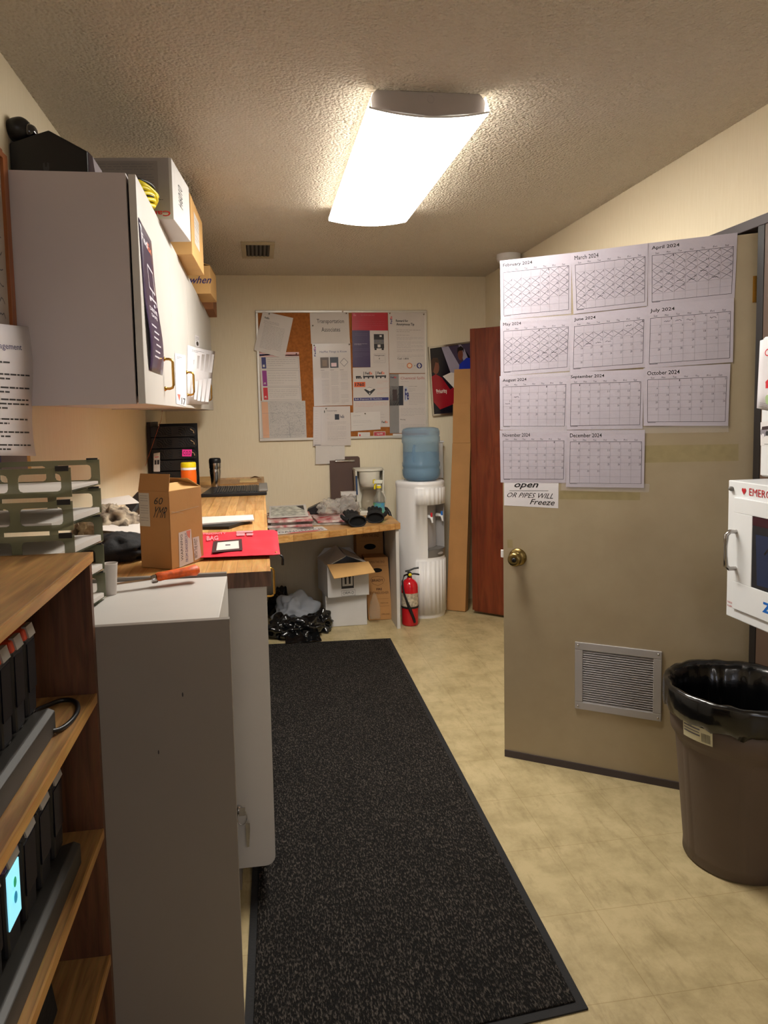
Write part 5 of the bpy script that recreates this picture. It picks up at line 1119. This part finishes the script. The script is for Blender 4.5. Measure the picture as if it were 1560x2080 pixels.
for k, (x0, y0, x1, y1, z, th, m_, rt_, lb) in enumerate((
    (.03, 4.47, .31, 4.84, D0, .010, NEWS, .04, 'bottom grey placard bundle at the left of the lower desk'),
    (.03, 4.50, .32, 4.86, D0+.0125, .014, REDPL, -.05, 'red edged placard bundle second from the bottom at the left of the lower desk'),
    (.035, 4.52, .31, 4.88, D0+.030, .012, NEWS, .07, 'grey placard bundle third from the bottom at the left of the lower desk'),
    (.03, 4.50, .315, 4.87, D0+.046, .014, REDPL, .0, 'red and white placard bundle second from the top at the left of the lower desk'),
    (.33, 4.60, .60, 4.95, D0, .010, NEWS, -.1, 'grey placard lowest in the middle of the lower desk'),
    (.34, 4.62, .60, 5.0, D0+.014, .012, REDPL, .08, 'red placard lying under the crumpled plastic bag'))):
    o = slab(x0, y0, x1, y1, z, th, k, .0015, rt_).build('placard_bundle', m_); tag(o, lb, 'placards', 'placard bundles on the lower desk')
mb = MB(); cp = [atZ(x, y, DZ+.075) for x, y in ((547, 1026), (620, 1025), (621, 1043), (545, 1043))]
s = Sheet.world([Vector((.045, 4.87, DZ+.105)), Vector((.295, 4.89, DZ+.105)), Vector((.295, 4.60, DZ+.066)), Vector((.04, 4.58, DZ+.066))], (0, -.15, 1), .002)
s.poly([(.05, .1), (.93, .08), (.93, .9), (.04, .92)], M('photo_print_grey', '#8c8c84', .4, var=.5, vscale=30, col2='#d0d0c4')); s.poly([(.72, .1), (.93, .08), (.93, .5)], INK, .0006)
s.done('printed_card', PAPERB, 'black and white printed card on top of the placard stack', 'paper')
fpz = [atZ(x, y, DZ+.002) for x, y in ((556, 1067), (640, 1060), (660, 1072), (612, 1085), (566, 1078))]
s = Sheet.world([Vector((.05, 4.47, D0+.001)), Vector((.38, 4.56, D0+.001)), Vector((.40, 4.40, D0+.001)), Vector((.07, 4.31, D0+.001))], (0, 0, 1), .0008)
s.text('DANGEROUS', .1, .42, .95, .78, INK, .02); s.poly([(.2, .86), (.97, .8), (.75, 1.0), (.3, 1.0)], RED); s.done('danger_placard', PAPERB, 'white placard printed DANGEROUS sticking out at the front of the lower desk', 'placard')
pa = atY(628, 1042, 4.95); mb = MB(); q = [atY(x, y, 4.95) for x, y in ((622, 1044), (660, 1044), (661, 1030), (655, 1019), (626, 1033))]; mb.prism([(p.x, 4.93, max(p.z, D0+.03)) for p in q], (0, .06, .0)); o = mb.build('black_wallet', BLK, bevel=.004); tag(o, 'black folded case lying on the placards left of the plastic bag', 'case')
for c_, r_, sd, mt_, lb in (((.455, 4.86, DZ+.075), (.075, .06, .055), 5, BAGW, 'crumpled greyish clear plastic bag in front of the brown clipboard'), ((.585, 4.93, DZ+.070), (.085, .07, .080), 12, BAGW, 'crumpled whitish plastic bag between clipboard and coffee maker')):
    o = blob(c_, r_, .6, 1.9, sd, n=(56, 32), sharp=False, octv=2).build('crumpled_plastic_bag', mt_); tag(o, lb, 'plastic bag')
# brown clipboard leaning against the wall
cbp = [atY(x, y, 5.165) for x, y in ((673, 945), (734, 942), (734, 1030), (676, 1030))]
cbd = thing('brown_clipboard', (.6, 5.15, D0), 'dark brown clipboard leaning against the wall behind the lower desk', 'clipboard')
x0, x1 = .498, .722; zt_ = 1.128; mb = MB(); r0 = .018
out = [(x0, D0), (x1, D0)]+[(x1-r0+r0*math.cos(t), zt_-r0+r0*math.sin(t)) for t in np.linspace(0, PI/2, 6)]+[(x0+r0+r0*math.cos(t), zt_-r0+r0*math.sin(t)) for t in np.linspace(PI/2, PI, 6)]
ly = lambda z: 5.115+.07*(z-D0)/(zt_-D0)
mb.prism([(x, ly(z), z) for x, z in out], (0, .004, 0)); mb.build('board', M('clipboard_brown', '#4e3428', .6), cbd)
mb = MB(); mb.smooth = True; mb.grid(lambda i, j: Vector((x0+.04+(.145)*i/8, ly(1.10)-.004-.010*math.sin(PI*j/4), 1.085+.022*j/4)), 9, 5); mb.build('clip', CHR, cbd)
mb = MB(); mb.box(.555, 4.99, .858, .685, 5.04, .888)
o = mb.build('white_marker_box', PAPERB, bevel=.002); tag(o, 'narrow white box with red corner at the foot of the brown clipboard', 'box')
# coffee maker
cf = thing('coffee_maker', (.79, 5.05, D0), 'white drip coffee maker with empty glass carafe on the lower desk', 'coffee maker')
kx, ky = .765, 5.03
WCF = M('cream_plastic', '#d8d3c4', .35)
mb = MB(); mb.prism([(kx-.085, ky-.09, D0), (kx+.085, ky-.09, D0), (kx+.095, ky+.11, D0), (kx-.095, ky+.11, D0)], (0, 0, .035)); mb.build('base', WCF, cf, bevel=.008)
mb = MB(); mb.box(kx-.095, ky+.045, D0+.035, kx+.095, ky+.12, D0+.325); mb.build('water_tank', WCF, cf, bevel=.008)
mb = MB(); pr3 = [(.105*math.cos(t), .09*math.sin(t)) for t in np.linspace(PI, 2*PI, 17)]+[(.105, .10), (-.105, .10)]
mb.prism([(kx+x, ky+y, D0+.315) for x, y in pr3], (0, 0, .018)); mb.build('lid', WCF, cf, bevel=.004)
mb = MB(); mb.lathe([(.052, .20), (.066, .21), (.074, .25), (.076, .312)], (kx, ky-.02, D0), 32); mb.build('filter_basket', WCF, cf)
for sx in (-1, 1):
    mb = MB(); mb.hexa([(kx+sx*.088-.006, ky-.04, D0+.02), (kx+sx*.088+.006, ky-.04, D0+.02), (kx+sx*.088+.006, ky+.06, D0+.02), (kx+sx*.088-.006, ky+.06, D0+.02)], [(kx+sx*.100-.006, ky-.05, D0+.32), (kx+sx*.100+.006, ky-.05, D0+.32), (kx+sx*.100+.006, ky+.06, D0+.32), (kx+sx*.100-.006, ky+.06, D0+.32)]); sp = mb.build('side_arm', WCF, cf, bevel=.003)
mb = MB(); mb.prism([(kx-.102, ky-.052, D0+.15), (kx-.090, ky-.052, D0+.15), (kx-.094, ky-.056, D0+.285), (kx-.106, ky-.056, D0+.285)], (0, .002, 0)); mb.build('level_gauge', M('gauge_blue', '#32486a', .2), cf)
mb = MB(); mb.lathe([(.045, .037), (.062, .05), (.066, .09), (.058, .14), (.048, .165), (.052, .18)], (kx, ky-.02, D0), 32, capt=False); mb.build('carafe', M('carafe_glass', '#cbbfae', .05, trans=.8, alpha=.6, ior=1.2), cf)
mb = MB(); mb.smooth = True; mb.tube([(kx+.05, ky-.06, D0+.17), (kx+.09, ky-.09, D0+.165), (kx+.10, ky-.095, D0+.12), (kx+.075, ky-.08, D0+.07)], .007, 8); mb.build('carafe_handle', WCF, cf)
# spray bottle
sb = thing('spray_bottle', (.80, 4.86, D0), 'clear spray bottle with yellow trigger and blue green label on the lower desk', 'spray bottle')
sx_ = Vector((.805, 4.845, D0)); mb = MB(); el = Matrix.Identity(3)
mb.lathe([(.030, 0), (.038, .005), (.040, .03), (.036, .075), (.040, .11), (.034, .145), (.018, .18), (.013, .195), (.013, .21)], sx_, 28); mb.build('bottle', M('spray_clear', '#c8c4b8', .06, trans=.7, alpha=.6, ior=1.2), sb)
mb = MB(); mb.lathe([(.0408, .012), (.0412, .03), (.0372, .075), (.0408, .105)], sx_, 28, capb=False, capt=False, rf=None); mb.build('label', M('label_bluegreen', '#2f7fc8', .35, var=.6, vscale=18, col2='#7fc23a'), sb)
mb = MB(); mb.lathe([(.016, .205), (.016, .225), (.012, .23)], sx_, 16); mb.prism([sx_+Vector((-.035, -.012, .238)), sx_+Vector((.022, -.012, .238)), sx_+Vector((.026, -.012, .262)), sx_+Vector((-.038, -.012, .262))], (0, .024, 0)); hd_ = mb.build('sprayer_head', M('spray_white', '#d8d8c8', .3), sb, bevel=.003)
mb = MB(); mb.smooth = True; mb.tube([sx_+Vector((-.018, 0, .24)), sx_+Vector((-.028, 0, .225)), sx_+Vector((-.030, 0, .20))], .006, 8); mb.smooth = False; mb.prism([sx_+Vector((-.042, -.011, .240)), sx_+Vector((-.026, -.011, .240)), sx_+Vector((-.026, -.011, .268)), sx_+Vector((-.040, -.011, .266))], (0, .022, 0)); mb.lathe([(.0165, .206), (.0165, .222)], sx_, 16); mb.build('trigger', YEL, sb)

# gloves: cuff towards the front, fingers pointing up and back
def glove(c, ang, label, sc=1.0, flip=1):
    g = thing('black_glove', c, label, 'glove', 'pair of black gloves'); c = Vector(c); ca_, sa_ = math.cos(ang), math.sin(ang)
    R_ = lambda x, y, z: c+Vector((x*ca_-y*sa_, x*sa_+y*ca_, z))*1.0
    mb = MB(); mb.smooth = True
    secs = [(0, .058, .036, .036), (.02, .056, .036, .036), (.05, .047, .031, .034), (.08, .049, .030, .038), (.12, .053, .027, .046), (.15, .045, .018, .052)]
    mb.grid(lambda i, j: R_(secs[j][1]*math.cos(2*PI*i/24), secs[j][0], secs[j][3]+secs[j][2]*math.sin(2*PI*i/24)), 24, len(secs), cu=True); mb.add([R_(secs[-1][1]*math.cos(2*PI*i/24), secs[-1][0], secs[-1][3]+secs[-1][2]*math.sin(2*PI*i/24)) for i in range(24)], [tuple(range(24))])
    for k, (fx_, ln, up) in enumerate(((-.036, .06, .030), (-.012, .072, .042), (.013, .068, .036), (.036, .052, .022))):
        mb.tube([R_(fx_*.9, .125, .050), R_(fx_*1.0, .15+ln*.3, .056+up*.3), R_(fx_*1.02, .15+ln*.7, .056+up*.5), R_(fx_*1.05, .15+ln, .056+up*.3)], [.0135, .0145, .0135, .009], 10)
    mb.tube([R_(flip*.045, .05, .038), R_(flip*.068, .075, .046), R_(flip*.078, .10, .058), R_(flip*.080, .118, .064)], [.014, .014, .0125, .007], 10)
    b = mb.build('glove_body', GLOVE, g)
    mb = MB(); mb.smooth = True; mb.tube([R_(.057*math.cos(t), -.002, .037+.035*math.sin(t)) for t in np.linspace(0, 2*PI, 25)[:-1]], .005, 8, closed=True); mb.build('cuff_hem', BLKM, g)
    mb = MB(); mb.add([R_(.054*math.cos(t), .012, .036+.033*math.sin(t)) for t in np.linspace(0, 2*PI, 25)[:-1]], [tuple(range(24))]); mb.build('cuff_inside', M('cuff_inner', '#060606', .9), g)
    return g
glove((.600, 4.475, D0), .12, 'left black glove lying cuff forward on the front edge of the lower desk', flip=-1)
glove((.735, 4.60, D0), -.15, 'right black glove lying cuff forward before the spray bottle', flip=1)
mb = MB(); mb.smooth = True; mb.tube([(.85, 4.98, D0+.05), (.872, 4.95, D0+.045), (.889, 4.92, D0+.02), (.902, 4.90, DZ-.03)], [.010, .014, .012, .009], 6); o = mb.build('black_strap', BLK); tag(o, 'black strap draped over the right edge of the lower desk', 'strap')

# ================================================================ UNDER THE DESK
wx = thing('white_carton', (.54, 4.9, 0), 'closed plain white carton on the floor under the desk, below the open one', 'carton')
mb = MB(); mb.box(.400, 4.705, .001, .683, 4.99, .215); mb.build('carton_body', WCARD, wx, bevel=.003)
ox_ = thing('open_white_carton', (.54, 4.85, .216), 'open white carton marked ORM-D stacked on a plain white carton under the desk', 'carton')
q0, q1, q2, q3 = Vector((.412, 4.645, 0)), Vector((.695, 4.675, 0)), Vector((.655, 4.985, 0)), Vector((.372, 4.955, 0))
zb, zt = .217, .430
mb = MB(); t_ = .004
for a, b in ((q0, q1), (q1, q2), (q2, q3), (q3, q0)):
    d = (b-a).normalized(); nin = Vector((-d.y, d.x, 0)); mb.prism([a+Vector((0, 0, zb)), b+Vector((0, 0, zb)), b+Vector((0, 0, zt)), a+Vector((0, 0, zt))], nin*t_)
mb.prism([p+Vector((0, 0, zb)) for p in (q0, q1, q2, q3)], (0, 0, .004)); mb.build('carton_body', WCARD, ox_)
def fl(pts, th, m_, nm='flap'):
    mb = MB(); mb.prism(pts, th); return mb.build(nm, m_, ox_)
Z = lambda z: Vector((0, 0, z))
part(fl([q0+Z(zt+.012), q1+Z(zt+.012), q1+Vector((.030, -.095, zt-.042)), q0+Vector((.035, -.095, zt-.062))], (0, 0, .004), CARDL), 'kraft coloured inner side of the folded out flap')
fl([q3+Z(zt), q0+Z(zt), q0+Vector((.13, .035, zt+.055)), q3+Vector((.13, -.02, zt+.085))], (0, 0, .004), WCARD)
fl([q1+Z(zt), q2+Z(zt), q2+Vector((-.13, -.03, zt+.072)), q1+Vector((-.15, .08, zt+.050))], (0, 0, .004), WCARD)
fl([q2+Z(zt), q3+Z(zt), q3+Vector((.05, -.02, zt+.07)), q2+Vector((-.05, -.02, zt+.06))], (0, 0, .004), WCARD)
s = Sheet.world([q0+Z(zt), q1+Z(zt), q1+Z(zb), q0+Z(zb)], (q1-q0).cross(Vector((0, 0, 1))), 0); s.c = [p+s.N*.0006 for p in s.c]
if s.N.y > 0: s.N = -s.N; s.c = [p+s.N*.0012 for p in s.c]
s.rect(.33, .28, .63, .74, INK, .0002); s.rect(.355, .28, .605, .66, WCARD, .0004)
for u in (.41, .51): s.rect(u, .30, u+.045, .60, INK, .0006); s.poly([(u-.015, .40), (u+.022, .30), (u+.06, .40)], INK, .0006)
for a in ((.33, .80, .66, .80), (.66, .80, .66, .97), (.66, .97, .33, .97), (.33, .97, .33, .80)): s.line(*a, .0015, INK, .0003)
s.text('ORM-D', .36, .84, .63, .93, INK, .015, .0003); s.mb.build('printing', s.mats, ox_)

def ext_carton(pts, h, lean, label):
    o_ = thing('extinguisher_carton', pts[0], label, 'carton', 'extinguisher cartons under the desk'); mb = MB()
    P = [Vector(p) for p in pts]; T = [p+Vector(lean)+Z(h) for p in P]; mb.hexa(P, T); mb.build('carton_body', CARD, o_, bevel=.003)
    s = Sheet.world([T[0], T[1], P[1], P[0]], (0, -1, 0), 0); s.N = (P[1]-P[0]).cross(T[0]-P[0]).normalized(); s.N = -s.N if s.N.y > 0 else s.N; s.c = [p+s.N*.0006 for p in s.c]
    DB = M('carton_ink', '#4a2c16', .6)
    s.text('OPEN THIS END', .2, .055, .85, .09, DB, .01, .0002); s.line(.1, .14, .95, .135, .001, DB, .0002)
    hx = [(.50+.22*math.cos(t)*(1 if abs(math.cos(t)) > .3 else 1), .205+.035*math.sin(t)) for t in np.linspace(0, 2*PI, 21)[:-1]]; s.poly(hx, M('hole_black', '#0a0706', .9), .0003)
    sh = [(.28, .315), (.5, .30), (.72, .315), (.80, .36), (.70, .42), (.5, .45), (.30, .42), (.20, .36)]
    for a, b in zip(sh, sh[1:]+sh[:1]): s.line(*a, *b, .0018, DB, .0002)
    s.text('BRADY', .26, .345, .74, .385, DB, .02, .0002); s.text('FIRE', .42, .49, .66, .525, DB, .03, .0002); s.text('EXTINGUISHER', .14, .545, .93, .585, DB, .03, .0002)
    for v in (.66, .78): s.line(.45, v, .9, v, .001, DB, .0002)
    s.text('MADE IN USA', .55, .72, .88, .74, DB, .0, .0002); s.text('OPEN END', .55, .90, .9, .92, DB, .0, .0002)
    s.mb.build('printing', s.mats, o_); return o_
ext_carton([(.706, 4.80, .001), (.873, 4.79, .001), (.862, 4.93, .001), (.71, 4.94, .001)], .44, (-.02, .02, 0), 'front tan extinguisher carton with hand hole beside the white cartons')
ext_carton([(.66, 5.00, .001), (.855, 4.985, .001), (.855, 5.14, .001), (.66, 5.15, .001)], .605, (0, .02, 0), 'taller tan extinguisher carton standing behind, its top just under the desk')
o = blob((.742, 4.735, .085), (.036, .012, .100), .35, 1.6, 21, sharp=False, octv=2).build('clear_plastic_sleeve', M('sleeve_film', '#d8ccb8', .1, trans=.6, alpha=.38, bump=.5, bscale=14, ior=1.1)); tag(o, 'clear plastic sleeve hanging against the front extinguisher carton', 'plastic bag')
# bags on the floor
for c_, r_, sd, amp, mt_, lb, rot in (((.235, 4.56, .045), (.135, .10, .075), 2, .45, BAGM, 'crumpled black plastic bag in the middle of the pile on the floor', .2),
                                ((.118, 4.60, .050), (.10, .12, .080), 7, .5, BAGM, 'black plastic bag next to the base cabinet', .0),
                                ((.345, 4.66, .045), (.095, .075, .080), 15, .5, BAGM, 'rounded black plastic bag closest to the white cartons', -.3),
                                ((.195, 4.83, .075), (.140, .13, .125), 31, .40, CLEARB, 'bluish clear plastic bag lying behind the black bags under the desk', .3),
                                ((.105, 5.02, .08), (.075, .10, .13), 44, .4, BAGM, 'black plastic bag at the back of the pile beside the cabinet', .0)):
    o = blob(c_, r_, amp*1.1, 1.7, sd, n=(72, 40), rot=rot, sharp=False, octv=2).build('plastic_bag', mt_); tag(o, lb, 'plastic bag', 'bags on the floor under the desk' if mt_ is BAGM else None)
mb = MB(); s_ = random.Random(3)
mb.smooth = True; FPp = [Vector((.125, 4.50, .0)), Vector((.325, 4.52, 0)), Vector((.345, 4.395, 0)), Vector((.115, 4.375, 0))]
mb.grid(lambda i, j: (FPp[0]*(1-i/20)+FPp[1]*i/20)*(1-j/10)+(FPp[3]*(1-i/20)+FPp[2]*i/20)*(j/10)+Z(.012+.050*(1-j/10)**1.3+.006*mnoise.noise(Vector((i*.5, j*.5, 3)))), 21, 11)
o = mb.build('bag_flap', BAGM); tag(o, 'flat black plastic flap spilling from the bag pile onto the end of the floor mat', 'plastic bag')

# ================================================================ BOOKCASE (near left)
bc_ = thing('bookcase', (-.5, 1.2, 0), 'oak veneer bookcase with open shelves at the near left', 'bookcase')
BX, BYE, BY0 = -.352, 1.510, .20
SZ = [1.176, .882, .590, .308, .07]
mb = MB(); mb.box(LX+.004, BY0, SZ[0]-.020, BX, BYE, SZ[0]); tp_ = mb.build('top', OAK, bc_, bevel=.0015)
mb = MB(); mb.box(BX+.0002, BY0, SZ[0]-.020, BX+.003, BYE, SZ[0]-.0005); mb.build('top_edge', OAKE, tp_)
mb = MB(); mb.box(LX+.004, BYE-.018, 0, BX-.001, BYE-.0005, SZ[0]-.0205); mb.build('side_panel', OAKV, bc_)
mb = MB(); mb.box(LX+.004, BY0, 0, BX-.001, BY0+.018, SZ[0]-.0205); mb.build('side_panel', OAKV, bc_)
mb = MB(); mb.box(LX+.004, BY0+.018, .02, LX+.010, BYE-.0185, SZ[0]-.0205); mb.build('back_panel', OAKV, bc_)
for z in SZ[1:]:
    mb = MB(); mb.box(LX+.0105, BY0+.0185, z-.019, BX-.004, BYE-.0185, z); sf = mb.build('shelf', OAK, bc_)
    mb = MB(); mb.box(BX-.0038, BY0+.0185, z-.019, BX, BYE-.0185, z+.001); mb.build('shelf_edge', OAKE, sf)
# handheld scanners in charging cradles
DEV = M('device_black', '#161519', .4); DEVT = M('device_orange', '#c9451c', .45); DEVG = M('device_grip_grey', '#8f8880', .5); CRD = M('cradle_charcoal', '#3a3733', .5)
def cradle(z, y0, y1, ny, label, dx=0):
    t = thing('charging_cradle', (-.44, (y0+y1)/2, z), label, 'charging cradle', 'charging cradles in the bookcase')
    x0, x1 = -.560, -.385+dx
    mb = MB(); mb.prism([(x0, y0, z), (x1, y0, z), (x1, y0, z+.040), (x1-.012, y0, z+.046), (x1-.060, y0, z+.032), (x0, y0, z+.06)], (0, y1-y0, 0)); mb.build('cradle_base', CRD, t, bevel=.002)
    st = (y1-y0)/ny
    for k in range(ny+1):
        y = y0+st*k; mb = MB(); mb.prism([(x0+.01, y-.006, z+.05), (x1-.05, y-.006, z+.034), (x1-.035, y-.006, z+.04), (x1-.045, y-.006, z+.078), (x1-.055, y-.006, z+.085), (x0+.03, y-.006, z+.10)], (0, .012, 0)); mb.build('divider', CRD, t, bevel=.002)
    return [y0+st*(k+.5) for k in range(ny)]
def scanner(y, z, top, label, cyan=False, dx=0):
    t = thing('handheld_scanner', (-.46, y, z+.036), label, 'scanner', 'handheld scanners in cradles'); a = .10
    b = Vector((-.426+dx, y, z+.050)); up = Vector((-.02, 0, 1)).normalized(); fwd = Vector((up.z, 0, -up.x)).normalized(); H = .142
    def P(x, yy, h): return b+fwd*x+Vector((0, yy, 0))+up*h
    hw = .028 if not dx else .034; mb = MB(); mb.hexa([P(-.014, -hw*.8, 0), P(.014, -hw*.8, 0), P(.014, hw*.8, 0), P(-.014, hw*.8, 0)], [P(-.018, -hw, H), P(.018, -hw, H), P(.018, hw, H), P(-.018, hw, H)]); mb.build('scanner_body', DEV, t, bevel=.006)
    mb = MB(); mb.hexa([P(-.019, -hw-.001, H-.004), P(.020, -hw-.001, H-.004), P(.020, hw+.001, H-.004), P(-.019, hw+.001, H-.004)], [P(-.014, -hw+.003, H+.016), P(.016, -hw+.003, H+.016), P(.016, hw-.003, H+.016), P(-.014, hw-.003, H+.016)]); c_ = mb.build('top_cap', top, t, bevel=.004)
    mb = MB(); mb.hexa([P(.0165, -hw+.012, H-.001), P(.023, -hw+.012, H-.002), P(.023, hw-.012, H-.002), P(.0165, hw-.012, H-.001)], [P(.010, -hw+.012, H+.018), P(.018, -hw+.012, H+.018), P(.018, hw-.012, H+.018), P(.010, hw-.012, H+.018)]); mb.build('cap_strip', DEVG, c_)
    mb = MB(); mb.hexa([P(.0155, -hw+.008, .045), P(.0172, -hw+.008, .045), P(.0172, hw-.008, .045), P(.0155, hw-.008, .045)], [P(.0172, -hw+.008, H-.012), P(.0192, -hw+.008, H-.012), P(.0192, hw-.008, H-.012), P(.0172, hw-.008, H-.012)])
    sc = mb.build('screen', M('screen_lit', '#86cfe4', .2, emit=.55) if cyan else M('screen_off', '#0b0a12', .1), t)
    if cyan:
        mb = MB(); mb.k = 0
        for yy, h, r0, kk in ((.002, .105, .008, 0), (.0, .082, .009, 1)): mb.k = kk; mb.add([P(.0200, yy+r0*math.cos(q)*.8, h+r0*math.sin(q)) for q in np.linspace(0, 2*PI, 13)[:-1]], [tuple(range(12))])
        mb.build('screen_icons', [M('icon_green', '#2f9a6c', .4, emit=.3), M('icon_blue', '#2a86a8', .4, emit=.3)], sc)
yu = cradle(SZ[1]+.001, .75, 1.318, 9, 'charcoal charging cradle holding orange topped scanners on the upper shelf')
ords = ['first', 'second', 'third', 'fourth', 'fifth', 'sixth', 'seventh', 'eighth', 'ninth']
for k, y in enumerate(reversed(yu)): scanner(y, SZ[1]+.001, DEVT, 'orange topped black scanner, %s from the far end of the upper cradle' % ords[k])
yl = cradle(SZ[2]+.001, .815, 1.378, 7, 'charcoal charging cradle holding black scanners on the middle shelf', .015)
for k, y in enumerate(reversed(yl)): scanner(y, SZ[2]+.001, DEV if k != 3 else PURP, 'black scanner%s, %s from the far end of the lower cradle' % (' with lit cyan screen' if k == 3 else '', ords[k]), k == 3, .015)
mb = MB(); mb.smooth = True; mb.tube([(-.405+.040*math.cos(t), 1.375+.082*math.sin(t), .8875+.012*max(0, math.cos(t-PI*1.25))) for t in np.linspace(-PI*.55, PI*.95, 28)], .0045, 8); o = mb.build('black_cable', BLK); tag(o, 'black cable looping off the end of the upper charging cradle', 'cable')
mb = MB(); mb.prism([(-.56, 1.0, SZ[3]+.001), (-.42, 1.0, SZ[3]+.001), (-.44, 1.0, SZ[3]+.14), (-.56, 1.0, SZ[3]+.15)], (0, .36, 0)); o = mb.build('black_charger_box', BLKM, bevel=.01); tag(o, 'black box deep in the lowest visible shelf of the bookcase', 'box')
